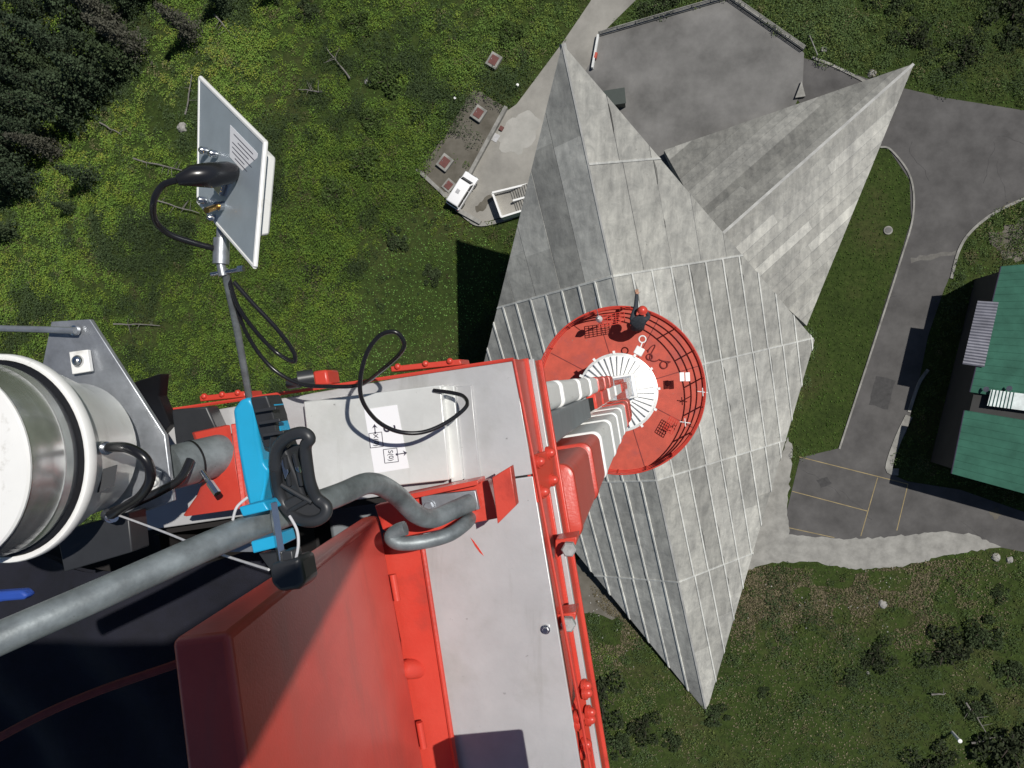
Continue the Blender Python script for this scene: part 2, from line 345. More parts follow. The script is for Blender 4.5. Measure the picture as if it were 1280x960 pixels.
def kerb(px, w=.22, h=.13, name='kerb', m='kerb'):
    p = [G(*a) for a in px]; b = MB()
    P = spline(p, 5) if len(p) > 2 else p
    L = []; Rr = []
    for i, q in enumerate(P):
        t = (P[min(i+1, len(P)-1)]-P[max(i-1, 0)]); s = Vector((-t.y, t.x, 0)).normalized()*w/2; L.append(q+s); Rr.append(q-s)
    vs = []; fs = []
    for a, c in zip(L, Rr): vs += [(a.x, a.y, -.05), (a.x, a.y, h), (c.x, c.y, h), (c.x, c.y, -.05)]
    for i in range(len(L)-1):
        for k in range(3): fs.append((4*i+k, 4*i+4+k, 4*i+5+k, 4*i+1+k))
    fs += [(3, 2, 1, 0), tuple(4*(len(L)-1)+k for k in range(4))]
    return tag(b.add(vs, fs).build(name, M[m], origin=(0, 0, 0), smooth=False), kind='structure')
kerb([(1100, 184), (1114, 188), (1138, 222), (1141, 270), (1124, 330), (1092, 430), (1049, 561)], .2)
kerb([(1290, 244), (1243, 266), (1213, 290), (1198, 314), (1189, 348)], .3)
kerb([(1160, 462), (1148, 480), (1136, 515)], .35)
kerb([(1136, 520), (1122, 550), (1111, 585), (1123, 590)], .8, .1)
kerb([(1015, 72), (1045, 84), (1085, 104)], .3)
kerb([(521, 211), (553, 241), (582, 271), (602, 281), (640, 272)], .45, .25)
# ================================================================== CONCRETE TOWER BODY
T = W(703, 55, 65); Bp = W(883, 890, 100); Rp = W(1018, 425, 94); Lp = W(587, 527, 95.5)
def clip(poly, tri):
    out = poly
    for i in range(3):
        a, c = tri[i], tri[(i+1) % 3]; o3 = tri[(i+2) % 3]
        sd = lambda p: (c[0]-a[0])*(p[1]-a[1])-(c[1]-a[1])*(p[0]-a[0])
        sg = 1 if sd(o3) > 0 else -1; res = []
        for k in range(len(out)):
            p, q = out[k], out[(k+1) % len(out)]; dp, dq = sg*sd(p), sg*sd(q)
            if dp >= 0: res.append(p)
            if dp*dq < 0: t = dp/(dp-dq); res.append((p[0]+(q[0]-p[0])*t, p[1]+(q[1]-p[1])*t))
        out = res
        if len(out) < 3: return []
    return out
def paneled(name, tri, parent, pitch, rows, axis_pts, seed, plain_rows=(), base=.30, rib=True, stains=True, board=(3.2, 7), skew=None):
    """a triangular sloping face divided into board-marked panels, with raised joints"""
    r = random.Random(seed); A, B_, C_ = [Vector(p) for p in tri]
    nn = (B_-A).cross(C_-A).normalized()
    if nn.z < 0: nn = -nn
    ex = (axis_pts[1]-axis_pts[0]).normalized(); ey = nn.cross(ex).normalized(); O = axis_pts[0]
    if (sum((A, B_, C_), Vector())/3-O).dot(ey) < 0: ey = -ey
    uv = [((p-O).dot(ex), (p-O).dot(ey)) for p in (A, B_, C_)]
    un = lambda u, v, h: O+ex*u+ey*v+nn*h
    vmax = max(q[1] for q in uv); umin = min(q[0] for q in uv); umax = max(q[0] for q in uv)
    sk = skew or 0
    mb = MB(); cuts = [umin-30]+rows+[umax+30]; g = .035
    for ri in range(len(cuts)-1):
        plain = ri in plain_rows; v = 0; pw = pitch*(1.55 if plain else 1)
        while v < vmax:
            pwi = pw*r.uniform(.94, 1.06)
            nsub = max(1, int((min(cuts[ri+1], umax)-max(cuts[ri], umin))/(r.uniform(*board))))
            u0, u1 = cuts[ri], cuts[ri+1]; uu = [u0]
            for k in range(1, nsub): uu.append(max(u0, umin)+(min(u1, umax)-max(u0, umin))*(k+r.uniform(-.15, .15))/nsub)
            uu.append(u1)
            h = r.uniform(.02, .05); stripe_t = r.uniform(.82, 1.12)
            for k in range(len(uu)-1):
                q = [(uu[k]+sk*v, v+g), (uu[k+1]+sk*v, v+g), (uu[k+1]+sk*(v+pwi), v+pwi-g), (uu[k]+sk*(v+pwi), v+pwi-g)]
                q = clip(q, uv)
                if len(q) < 3: continue
                tn = base*stripe_t*r.uniform(.84, 1.12); hh = h+r.uniform(0, .012)
                tc = (tn, tn*.985, tn*.93)
                mb.prism([un(a, c, hh) for a, c in q], -nn*(hh+.01), tc)
            if rib and not plain:
                q = clip([(u0+sk*v, v-.09), (u1+sk*v, v-.09), (u1+sk*v, v+.09), (u0+sk*v, v+.09)], uv)
                if len(q) >= 3 and v > .1:
                    tn = base*1.5; mb.prism([un(a, c, .15) for a, c in q], -nn*.16, (tn, tn, tn*.97))
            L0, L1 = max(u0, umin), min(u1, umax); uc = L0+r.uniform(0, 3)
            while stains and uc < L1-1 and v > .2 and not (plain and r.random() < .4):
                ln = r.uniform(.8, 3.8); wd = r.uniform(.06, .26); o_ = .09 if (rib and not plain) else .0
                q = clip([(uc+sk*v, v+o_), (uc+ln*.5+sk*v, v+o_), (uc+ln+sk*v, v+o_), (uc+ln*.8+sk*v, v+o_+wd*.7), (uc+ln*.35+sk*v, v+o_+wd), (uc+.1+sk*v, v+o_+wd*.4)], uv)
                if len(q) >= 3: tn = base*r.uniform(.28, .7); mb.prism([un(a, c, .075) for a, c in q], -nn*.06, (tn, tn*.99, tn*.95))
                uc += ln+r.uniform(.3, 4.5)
            v += pwi
    for cu in rows:
        q = clip([(cu-.10, 0), (cu+.10, 0), (cu+.10+sk*vmax, vmax), (cu-.10+sk*vmax, vmax)], uv)
        if len(q) >= 3: tn = base*1.28; mb.prism([un(a, c, .12) for a, c in q], -nn*.13, (tn, tn, tn*.97))
    tn = base*.8; mb.prism([A, B_, C_], -nn*.5, (tn, tn, tn))
    return mb.build(name, M['conc'], parent, smooth=False)
tower = thing('concrete_tower', 'huge kite shaped board marked concrete tower base under the round red platform', 'tower', (0, 0, 0))
rd = (Bp-T).normalized(); Lr = (Bp-T).length
def on_ridge(py):      # distance along the ridge whose projection has the given survey ordinate
    lo, hi = 0, Lr
    for _ in range(50):
        m_ = (lo+hi)/2
        if proj(T+rd*m_)[1] < py: lo = m_
        else: hi = m_
    return lo
def skew_for(edgept, py, px, side):
    return 0
nR = (Bp-T).cross(Rp-T).normalized(); nR = nR if nR.z > 0 else -nR
def skew_of(p_ridge, px2, d_guess, n_, O):
    # direction of a level seam measured on the face
    a = T+rd*on_ridge(p_ridge)
    r = RM @ Vector(((px2[0]-640)/F, (480-px2[1])/F, -1)); t = (O-CAM).dot(n_)/r.dot(n_); q = CAM+r*t
    ey = n_.cross(rd).normalized(); dv = (q-a)
    if dv.dot(ey) < 0: ey = -ey
    return dv.dot(rd)/dv.dot(ey)
skR = skew_of(345, (920, 320), 0, nR, T)
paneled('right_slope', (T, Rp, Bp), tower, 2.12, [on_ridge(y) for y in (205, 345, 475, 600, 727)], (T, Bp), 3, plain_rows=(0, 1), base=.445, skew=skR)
nL = (Bp-T).cross(Lp-T).normalized(); nL = nL if nL.z > 0 else -nL
skL = skew_of(345, (620, 385), 0, nL, T)
paneled('left_slope', (T, Bp, Lp), tower, 2.05, [on_ridge(y) for y in (345, 475, 600, 727)], (T, Bp), 5, plain_rows=(0,), base=.52, skew=skL)  # base lightened to offset the grazing sun on this slope
b = MB(); pa = [T+Vector((0, 0, .12)), Bp+Vector((0, 0, .12))]
up = (nR+nL).normalized(); sd = rd.cross(up)
b.prism([T+up*.05-sd*.08, T+up*.05+sd*.08, Bp+up*.05+sd*.10, Bp+up*.05-sd*.12], -up*.3); b.build('ridge_cap', M['ccap'], tower, smooth=False)
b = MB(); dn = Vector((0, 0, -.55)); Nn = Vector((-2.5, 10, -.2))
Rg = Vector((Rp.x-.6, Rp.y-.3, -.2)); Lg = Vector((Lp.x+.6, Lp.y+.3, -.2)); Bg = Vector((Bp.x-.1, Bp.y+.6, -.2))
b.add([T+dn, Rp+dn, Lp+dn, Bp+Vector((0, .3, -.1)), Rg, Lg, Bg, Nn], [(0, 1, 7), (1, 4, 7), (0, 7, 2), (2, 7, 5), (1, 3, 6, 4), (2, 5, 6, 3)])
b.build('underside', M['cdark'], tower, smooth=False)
b = MB(); ax = Vector((-.95, -.56, 0))
b.lathe((ax.x, ax.y, 12), (0, 0, 1), [(1.35, 0), (1.25, 30), (1.15, 62.87)], 32); b.build('shaft', M['ccap'], tower)
# ---- low wing
wing = thing('concrete_wing', 'pointed gabled concrete wing running out beneath the taller concrete slope', 'building', G(1000, 220))
wt = G(1142, 80, .5); wr = G(1008, 407, 1.6); wl = G(830, 188, 1.6); wrd = W(905, 290, 89.5)
ext = (wrd-wt).normalized()
ridge_in = wrd+Vector((ext.x, ext.y, 0))*1.5
skw = .0
Ld = (ridge_in-wt).length
paneled('right_slope', (wt, ridge_in, wr), wing, 1.15, [], (wt, ridge_in), 8, plain_rows=(), base=.45, rib=False, stains=False, board=(7, 13))
paneled('left_slope', (wt, wl, ridge_in), wing, 1.05, [], (wt, ridge_in), 9, base=.30, rib=False, stains=False, board=(7, 13))  # lower base paints this slope's shade into the concrete, with some wet staining
b = MB(); n1 = (ridge_in-wt).normalized(); s1 = n1.cross(Vector((0, 0, 1))).normalized()
u0 = Vector((0, 0, .08))
b.prism([wt+u0-s1*.16, wt+u0+s1*.16, ridge_in+u0+s1*.16, ridge_in+u0-s1*.16], (0, 0, -.3)); b.build('ridge_cap', M['ccap'], wing, smooth=False)
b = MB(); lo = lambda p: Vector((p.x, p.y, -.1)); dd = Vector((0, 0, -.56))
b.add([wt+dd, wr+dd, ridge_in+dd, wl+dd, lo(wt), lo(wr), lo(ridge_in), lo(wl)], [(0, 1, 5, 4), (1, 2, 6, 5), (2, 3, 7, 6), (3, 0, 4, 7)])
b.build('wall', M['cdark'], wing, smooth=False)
# ================================================================== MAST HEAD
ANG = math.radians(9.4); MR = rotz(ANG); C0 = W(642, 448, 2.4)
def L(lx, ly, z): p = MR @ Vector((lx, ly, 0)); return Vector((C0.x+p.x, C0.y+p.y, z))
def lbox(b, x0, x1, y0, y1, z0, z1): return b.box(L((x0+x1)/2, (y0+y1)/2, (z0+z1)/2), (abs(x1-x0), abs(y1-y0), abs(z1-z0)), MR)
ZT = 97.6
mast = thing('antenna_mast', 'square red and white mast with grey top cover plates, rising from the white drum', 'mast', L(-.6, -.6, 76.55))
TW = 1.32
b = MB(); lbox(b, -TW, 0, -.355, 0, ZT-.012, ZT); b.build('cover_plate', M['plate'], mast, bevel=.003)
b = MB(); lbox(b, -.455, 0, -TW-.3, -.361, ZT-.012, ZT); b.build('cover_plate', M['plate'], mast, bevel=.003)
b = MB()      # upper tier: red skirt, pale ledge, lower red skirt
for z0, z1, o in ((97.36, ZT-.0125, -.004),):
    lbox(b, -.02, o, -TW-.3, 0, z0, z1); lbox(b, -TW, -.02, -.02, o, z0, z1)
lbox(b, -.022, .008, -TW-.3, .004, 97.345, 97.36)
b.build('skirt', M['red'], mast, bevel=.003)
b = MB(); lbox(b, -.02, .024, -TW-.3, 0, 97.318, 97.343); b.build('ledge', M['plate'], mast, bevel=.003)
b = MB(); lbox(b, -.03, .020, -TW-.3, -.004, 97.19, 97.317); lbox(b, -.03, .031, -TW-.3, -.002, 97.172, 97.189); b.build('skirt', M['red'], mast, bevel=.004)
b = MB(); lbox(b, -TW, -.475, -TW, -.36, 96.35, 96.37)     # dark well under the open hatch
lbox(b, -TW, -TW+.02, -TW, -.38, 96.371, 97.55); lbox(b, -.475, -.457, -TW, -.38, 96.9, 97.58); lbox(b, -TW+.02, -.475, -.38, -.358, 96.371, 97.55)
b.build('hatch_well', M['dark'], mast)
# core with red and white bands
bands = [(97.1, 93.4, 'duct'), (93.4, 88.2, 'white'), (88.2, 83.0, 'red'), (83.0, 78.5, 'white'), (78.5, 76.55, 'white')]
for k, (z1, z0, mm) in enumerate(bands):
    b = MB(); lbox(b, -.9, -.20, -.62, -.15, z0+.005, z1); o = b.build('core_section', M[mm], mast, bevel=.02)
for z in (93.4, 88.2, 83.0, 78.5):
    b = MB(); lbox(b, -.96, -.16, -.66, -.11, z-.03, z+.03); b.build('core_flange', M['galv'], mast)
b = MB(); lbox(b, -.5, -.085, -.365, -.225, 94.1, 97.3); b.build('feeder_duct', M['duct'], mast, bevel=.01)
b = MB(); lbox(b, -.5, -.12, -.34, -.24, 93.2, 93.95); b.build('duct_outlet', M['dark'], mast)
for z0, z1, mm in ((92.2, 92.9, 'red'), (91.0, 91.9, 'red'), (89.4, 90.6, 'white'), (87.2, 88.9, 'white'), (84.2, 86.6, 'red')):
    b = MB(); lbox(b, -.5, -.115, -.35, -.215, z0, z1); b.build('feeder_cover', M[mm], mast, bevel=.008)
# core collar near the drum
b = MB(); lbox(b, -1.0, -.1, -.75, -.05, 76.56, 77.2); b.build('base_collar', M['white'], mast, bevel=.03)
# edge shapes on the top: red frame beam with end plate
b = MB()
def pxbox(b, pts, d, off): return b.prism([W(x, y, d) for x, y in pts], off)
bm_ = MB(); pxbox(bm_, [(468, 632), (610, 600), (618, 628), (622, 648), (500, 672), (478, 662)], 2.28, (0, 0, -.05)); bm_.build('frame_beam', M['red'], mast, bevel=.003)
bm_ = MB(); pxbox(bm_, [(500, 620), (597, 600), (598, 606), (500, 627)], 2.24, (0, 0, -.10)); bm_.build('frame_beam', M['red'], mast, bevel=.002)
bm_ = MB(); bm_.prism([W(615, 597, 2.18), W(638, 583, 2.18), W(645, 632, 2.18), W(622, 655, 2.18)], (0, 0, -.05)); bm_.build('end_plate', M['red'], mast, bevel=.002)
bm_ = MB(); pxbox(bm_, [(478, 666), (526, 668), (566, 930), (579, 1010), (530, 1010), (516, 960), (500, 800), (478, 690)], 2.385, (0, 0, -.08)); bm_.build('hatch_coaming', M['red'], mast, bevel=.004)
bm_ = MB(); pts = WP([(526, 668, 2.38), (566, 930, 2.38), (578, 1005, 2.38)]); bm_.tube(pts, .008, 8); bm_.build('coaming_lip', M['red'], mast)
bm_ = MB(); bm_.lathe(W(515, 836, 2.38), (-.55, .2, .8), [(.03, -.04), (.03, .02), (.024, .036), (.01, .043)], 20); bm_.build('stub_peg', M['red'], mast)
def bolt(px, py, d, r, h, mt, axis=(0, 0, 1), n=6, wash=True, parent=mast, nm='bolt'):
    b = MB(); p = W(px, py, d); b.lathe(p, axis, [(r, 0), (r, h*.85), (r*.9, h)], n)
    if wash: b.lathe(p, axis, [(r*1.4, -.004), (r*1.4, .002)], 20)
    return b.build(nm, M[mt], parent, angle=30)
bolt(682, 787, 2.395, .010, .012, 'steel')
b = MB(); sm = [(588, 672), (592, 676), (598, 684), (605, 695), (600, 691), (594, 683)]; b.prism(WP([(x, y, 2.3985) for x, y in sm]), (0, 0, -.0012)); b.build('paint_smear', M['red'], mast, smooth=False)
# splice plates on the right skirt, domed bolts
def splice(name, quad, bolts, label):
    b = MB(); b.prism(WP(quad), MR @ Vector((-.012, 0, 0))); o = b.build(name, M['red'], mast, bevel=.002)
    for x, y, d in bolts:
        b = MB(); ax_ = MR @ Vector((1, 0, .25)); b.lathe(W(x, y, d), ax_, [(.021, -.006), (.021, .004)], 16); b.lathe(W(x, y, d), ax_, [(.016, .0), (.015, .012), (.010, .02), (.003, .023)], 12); b.build('dome_bolt', M['red'], o)
splice('splice_plate', [(667, 569, 2.40), (690, 561, 2.56), (693, 603, 2.56), (675, 628, 2.40)], [(673, 577, 2.42), (686, 566, 2.53), (690, 600, 2.53), (678, 615, 2.43)], '')
splice('splice_plate', [(716, 893, 2.42), (730, 850, 2.50), (744, 975, 2.50), (722, 985, 2.42)], [(731, 857, 2.48), (732, 866, 2.47), (736, 890, 2.48), (736, 899, 2.48), (722, 896, 2.42), (722, 905, 2.42), (731, 930, 2.46), (730, 941, 2.45)], '')
for (x, y) in ((711, 687), (710, 781)):
    b = MB(); p = W(x, y, 2.42); b.lathe(p, (0, 0, 1), [(.0235, -.02), (.0235, .004), (.019, .009)], 6); b.lathe(p, (0, 0, 1), [(.013, -.16), (.013, -.02)], 12); b.lathe(p, (0, 0, 1), [(.003, .0088), (.003, .0105)], 8)
    b.build('anchor_bolt', M['boltgrey'], mast, angle=30)
    b = MB(); b.prism(WP([(x-17, y-12, 2.47), (x+10, y-16, 2.47), (x+9, y-6, 2.47), (x-17, y+12, 2.47)]), (0, 0, -.10)); b.build('bolt_tab', M['red'], mast, bevel=.003)
# upper-edge brackets with domed bolts
def edgebracket(x0, x1, y0, y1, d=2.42):
    b = MB(); b.prism(WP([(x0, y0, d), (x1, y1, d), (x1+2, y1+7, d), (x0+1, y0+7, d)]), (0, 0, -.12)); o = b.build('edge_bracket', M['red'], mast, bevel=.003)
    for t in (.1, .5, .85):
        p = W(x0+(x1-x0)*t, y0+(y1-y0)*t+1, d-.004); k = MB(); k.lathe(p, (0, 0, 1), [(.010, -.006), (.009, .002), (.006, .005), (.002, .006)], 12); k.build('dome_bolt', M['red'], o)
edgebracket(488, 575, 458, 449); edgebracket(249, 305, 495, 489)
b = MB(); b.prism(WP([(390, 464, 2.36), (408, 462, 2.36), (411, 481, 2.36), (393, 483, 2.36)]), (0, 0, -.1)); b.build('edge_cleat', M['red'], mast, bevel=.008)
b = MB(); q = WP([(215, 512, 2.398), (642, 449, 2.398)]); b.tube(q, .006, 6); b.tube(WP([(642, 449, 2.398), (664, 560, 2.398), (738, 960, 2.398), (752, 1030, 2.398)]), .005, 6); b.build('plate_trim', M['red'], mast)
b = MB(); lbox(b, -.45, -.001, -.364, -.354, ZT-.03, ZT-.013); b.build('plate_joint', M['dark'], mast)
# antenna panels, two columns
tiers = [(97.05, 96.25), (96.15, 95.45), (95.37, 94.3), (94.2, 93.3), (93.2, 92.3), (92.2, 91.25), (91.1, 90.2), (90.1, 89.2)]
colB = ['red', 'red', 'white', 'white', 'white', 'white', 'red', 'red']; colA = ['red', 'white', 'white', 'white', 'white', 'red', 'red', 'red']
ordn = ['topmost', 'second from the top', 'third from the top', 'fourth from the top', 'fifth from the top', 'sixth from the top', 'second lowest', 'lowest']
def radome(mm, x0, x1, y0, y1, z0, z1, root):
    b = MB(); r = min(.05, (y1-y0)*.26); pts = []
    for cx, cy, a0 in ((x1-r, y1-r, 0), (x0+.01, y1-.01, 90), (x0+.01, y0+.01, 180), (x1-r, y0+r, 270)):
        rr = r if a0 in (0, 270) else .01
        for k in range(7): a = math.radians(a0+90*k/6); pts.append((cx+rr*math.cos(a), cy+rr*math.sin(a)))
    cxm, cym = (x0+x1)/2, (y0+y1)/2; n = len(pts); vs = []; fs = []
    lv = [(z0+.0, .88), (z0+.02, .955), (z0+.04, .965), (z0+.06, .967), (z1-.10, .985), (z1-.08, .985), (z1-.07, .99), (z1-.06, 1.01), (z1-.02, 1.01), (z1-.006, .99), (z1, .91)]
    for z, s in lv:
        for px, py in pts: vs.append(L(cxm+(px-cxm)*s, cym+(py-cym)*s, z))
    for i in range(len(lv)-1):
        for k in range(n): fs.append((i*n+k, i*n+(k+1) % n, (i+1)*n+(k+1) % n, (i+1)*n+k))
    fs += [tuple(range(n-1, -1, -1)), tuple(range((len(lv)-1)*n, len(lv)*n))]
    b.add(vs, fs); b.build('radome', M[mm], root, angle=50)
for colm, (x0, x1, y0, y1), cols, nm in (('lower', (-.22, .058, -.675, -.39), colB, 'lower'), ('upper', (-.5, -.115, -.225, -.065), colA, 'upper')):
    for k, ((z1, z0), c) in enumerate(zip(tiers, cols)):
        if nm == 'upper' and k == 0: continue
        t = thing('box_antenna', f'{c} rounded antenna panel, {ordn[k]} in the {nm} column on the mast', 'antenna', L((x0+x1)/2, (y0+y1)/2, z0), 'antenna panels stacked down the mast')
        radome(c, x0, x1, y0, y1, z0, z1, t)
        b = MB(); lbox(b, x0+.03, x1-.05, y0+.03, y1-.03, z0-.045, z0-.002); b.build('end_cap', M['galv'], t)
        b = MB(); lbox(b, x0-.12, x0-.001, (y0+y1)/2-.04, (y0+y1)/2+.04, (z0+z1)/2-.05, (z0+z1)/2+.05); b.build('bracket', M['galv'], t)
# ---- white enclosure on the upper cover plate
box = thing('cover_box', 'low white enclosure with an arrow label on the grey top plate', 'enclosure', W(465, 545, 2.4))
b = MB(); b.prism(WP([(379, 502, 2.33), (551, 481, 2.33), (562, 600, 2.33), (392, 618, 2.33)]), (0, 0, -.068)); b.build('lid', M['whitebox'], box, bevel=.004)
b = MB(); b.prism(WP([(553, 483, 2.365), (567, 482, 2.365), (578, 600, 2.365), (564, 603, 2.365)]), (0, 0, -.033)); b.build('flange', M['whitebox'], box, bevel=.002)
b = MB(); b.prism(WP([(569, 483, 2.385), (589, 482, 2.385), (600, 597, 2.385), (580, 602, 2.385)]), (0, 0, -.013)); b.build('flange', M['plate'], box, bevel=.002)
lab = MB(); lab.prism(WP([(455, 512, 2.3285), (496, 506, 2.3285), (511, 585, 2.3285), (468, 592, 2.3285)]), (0, 0, -.0014)); lab = lab.build('label_sheet', M['paper'], box)
def ink(pts, w_=.0022, nm='arrow_mark'):
    b = MB()
    for a, c in zip(pts[:-1], pts[1:]):
        p, q = W(*a, 2.327), W(*c, 2.327); d = (q-p).normalized(); s = Vector((-d.y, d.x, 0))*w_/2
        b.prism([p-s, q-s, q+s, p+s], (0, 0, -.0012))
    return b
b = MB()
def outline(c):
    for a, d in zip(c, c[1:]+c[:1]):
        p, q = W(*a, 2.3272), W(*d, 2.3272); e = (q-p).normalized(); s = Vector((-e.y, e.x, 0))*.0009; b.prism([p-s, q-s, q+s, p+s], (0, 0, -.001))
outline([(461, 542), (477, 540), (479, 558), (463, 560)]); outline([(479, 562), (496, 560), (498, 577), (481, 579)])
b.build('label_frames', M['ink'], lab, smooth=False)
b = MB()
for pts in ([(469, 541), (468, 531), 7], [(496, 568), (508, 566), 7]):
    p, q = W(*pts[0], 2.327), W(*pts[1], 2.327); d = (q-p).normalized(); s = Vector((-d.y, d.x, 0))
    b.prism([p-s*.0013, q-s*.0013-d*.006, q+s*.0013-d*.006, p+s*.0013], (0, 0, -.001))
    b.prism([q+d*.002, q-d*.010+s*.0085, q-d*.006, q-d*.010-s*.0085], (0, 0, -.001)); b.lathe(p, (0, 0, 1), [(.0035, -.001), (.0035, .0002)], 14)
b.build('label_arrows', M['ink'], lab, smooth=False)
RT = rotz(math.radians(96))
text('X(0)', .021, 'lettering', M['ink'], lab, W(470, 550, 2.327), rotz(math.radians(-84)))
text('S(0)', .021, 'lettering', M['ink'], lab, W(488.5, 569.5, 2.327), rotz(math.radians(-84)))
text('3', .055, 'lettering', M['ink'], lab, W(486, 536, 2.327), rotz(math.radians(-84)))
# ---- upright red hatch lid
lid = thing('hatch_lid', 'upright red hatch lid standing open beside the grey cover plates', 'hatch', W(480, 900, 2.4))
tA, tB = W(285, 792, 1.5), W(318, 1040, 1.5); bA, bB = W(474, 642, 2.36), W(540, 1010, 2.36)
ctr = Vector((-1, .12, 0)).normalized()
b = MB(); th = .09
tA2, tB2 = W(212, 800, 1.5), W(240, 1040, 1.5); bA2, bB2 = W(452, 646, 2.36), W(515, 1010, 2.36)
b.add([tA, tB, bB, bA, tA2, tB2, bB2, bA2], [(0, 1, 2, 3), (7, 6, 5, 4), (0, 4, 5, 1), (3, 2, 6, 7), (0, 3, 7, 4), (1, 5, 6, 2)])
b.build('panel', M['lidred'], lid, bevel=.016, seg=3)
for t in (.25, .75):
    b = MB(); p = bA.lerp(bB, t)+Vector((.01, 0, .005)); d = (bB-bA).normalized(); b.cyl(p-d*.04, p+d*.04, .011, 12); b.build('hinge', M['red'], lid)
# ---- bent grey pipe rail
pr = thing('bent_rail', 'bent grey galvanised pipe handrail crossing the lower left to the red frame beam', 'handrail', W(590, 628, 2.3))
path = spline(WP([(-120, 850, 1.0), (120, 745, 1.2), (300, 665, 1.43), (420, 620, 1.72), (462, 604, 1.86), (492, 616, 1.98), (520, 642, 2.08), (541, 648, 2.14), (566, 638, 2.2), (588, 628, 2.25)]), 8)
b = MB(); b.tube(path, .0265, 20); b.build('pipe', M['pipe'], pr)
b = MB(); b.prism(WP([(526, 620, 2.245), (594, 613, 2.245), (599, 637, 2.245), (529, 644, 2.245)]), (0, 0, -.02)); b.build('flange_plate', M['galv'], pr, bevel=.002)
for x, y in ((581, 628), (536, 633)): bolt(x, y, 2.243, .014, .012, 'galv', parent=pr)
lp = thing('pipe_loop', 'short u shaped grey pipe loop with an open end below the red frame beam', 'handrail', W(585, 660, 2.35))
path = spline(WP([(507, 660, 2.1), (496, 664, 2.1), (489, 672, 2.1), (500, 679, 2.1), (530, 677, 2.12), (562, 668, 2.16), (582, 654, 2.22), (588, 646, 2.3)]), 8)
b = MB(); b.tube(path, .020, 18); b.build('pipe', M['pipe'], lp)
# ---- dish, mount
da = Vector((-.045, .004, 1)).normalized(); dc = W(2.3, 573, 1.75)
dish = thing('drum_antenna', 'large white drum antenna with polished steel barrel at the left edge', 'antenna', W(150, 580, 2.1))
b = MB(); b.lathe(dc, da, [(.226, .150), (.233, .152), (.234, .158), (.230, .164), (.17, .172), (.05, .178), (.001, .179)], 64, closed=False); b.build('radome', M['white'], dish)
b = MB(); b.lathe(dc, da, [(.222, .0), (.226, .004), (.235, .03), (.229, .045), (.236, .06), (.230, .09), (.232, .12), (.229, .151)], 64, closed=False); b.build('barrel', M['barrel'], dish)
b = MB(); b.lathe(dc, da, [(.243, -.015), (.243, .006), (.226, .006)], 64, closed=False); b.build('gasket', M['rubber'], dish)
b = MB(); b.lathe(dc, da, [(.243, -.02), (.258, -.02), (.2605, -.012), (.2605, .004), (.258, .008), (.251, .009), (.2455, .007), (.2435, -.02)], 64, closed=False); b.build('flange_ring', M['white'], dish)
b = MB(); b.lathe(dc, da, [(.14, -.28), (.185, -.26), (.19, -.20), (.225, -.10), (.235, -.021)], 48); b.build('rear_housing', M['whitebox'], dish)
b = MB(); b.prism(WP([(64, 402, 2.03), (112, 399, 2.03), (206, 544, 2.07), (216, 626, 2.07), (172, 642, 2.07), (130, 640, 2.07), (60, 560, 2.05), (50, 470, 2.03)]), (.004, .0, -.012)); mp = b.build('mount_plate', M['galv'], dish, bevel=.002)
b = MB(); b.prism(WP([(86, 440, 2.018), (109, 437, 2.018), (113, 464, 2.018), (90, 468, 2.018)]), (0, 0, -.015)); b.build('clip_plate', M['white'], mp, bevel=.002)
b = MB(); b.lathe(W(97, 451, 2.012), (0, 0, 1), [(.016, -.004), (.016, .004), (.010, .012), (.003, .014)], 20); b.build('dome_bolt', M['steel'], mp)
b = MB(); b.lathe(W(94, 413, 2.02), (0, 0, 1), [(.014, -.004), (.014, .008), (.006, .014)], 16); b.build('dome_bolt', M['steel'], mp)
b = MB(); b.prism(WP([(188, 585, 2.055), (200, 590, 2.055), (195, 615, 2.055), (183, 612, 2.055)]), (0, 0, -.012)); b.lathe(W(192, 603, 2.05), (0, 0, 1), [(.012, -.004), (.012, .006), (.005, .01)], 16); b.build('clip_plate', M['whitebox'], mp, bevel=.002)
b = MB(); b.prism(WP([(124, 588, 1.815), (147, 581, 1.83), (143, 607, 1.83), (122, 616, 1.815)]), (-.004, 0, -.004)); b.build('nameplate', M['plastic'], dish)
b = MB(); b.prism(WP([(70, 665, 1.98), (160, 640, 1.98), (165, 690, 1.98), (80, 715, 1.98)]), (0, 0, -.08)); b.build('junction_and_shade_box', M['plastic'], dish, bevel=.004)  # near-black material stands for the shade this box sits in
for x, y, d in ((131, 560, 1.80), (137, 645, 1.90)):
    b = MB(); b.lathe(W(x, y, d), Vector((.75, .0, .55)), [(.017, -.02), (.017, .012), (.012, .012), (.012, .034)], 14); b.build('cable_gland', M['steel'], dish)
for pts, nm in (([(137, 559, 1.78), (160, 560, 1.74), (182, 574, 1.74), (188, 597, 1.76), (176, 620, 1.8), (152, 636, 1.86), (138, 644, 1.88)], 'jumper_cable'), ([(140, 640, 1.88), (170, 628, 1.94), (200, 614, 2.0), (226, 598, 2.06), (238, 575, 2.1)], 'jumper_cable')):
    b = MB(); b.tube(spline(WP(pts), 7), .0125, 12); b.build(nm, M['rubber'], dish)
rod = MB(); rod.tube(WP([(-90, 408, 2.0), (94, 413, 2.0)]), .0095, 12); rod = rod.build('strut', M['galv'], dish)
sp = MB(); p0, p1 = W(212, 585, 2.12), W(286, 566, 2.30); sp.tube([p0, p1], .064, 36); sp.build('stub_pipe', M['pipe'], dish)
sp = MB(); d_ = (p1-p0).normalized(); sp.tube([p0.lerp(p1, .35), p0.lerp(p1, .35)+d_*.006], .0665, 36); sp.build('pipe_band', M['rubber'], dish)
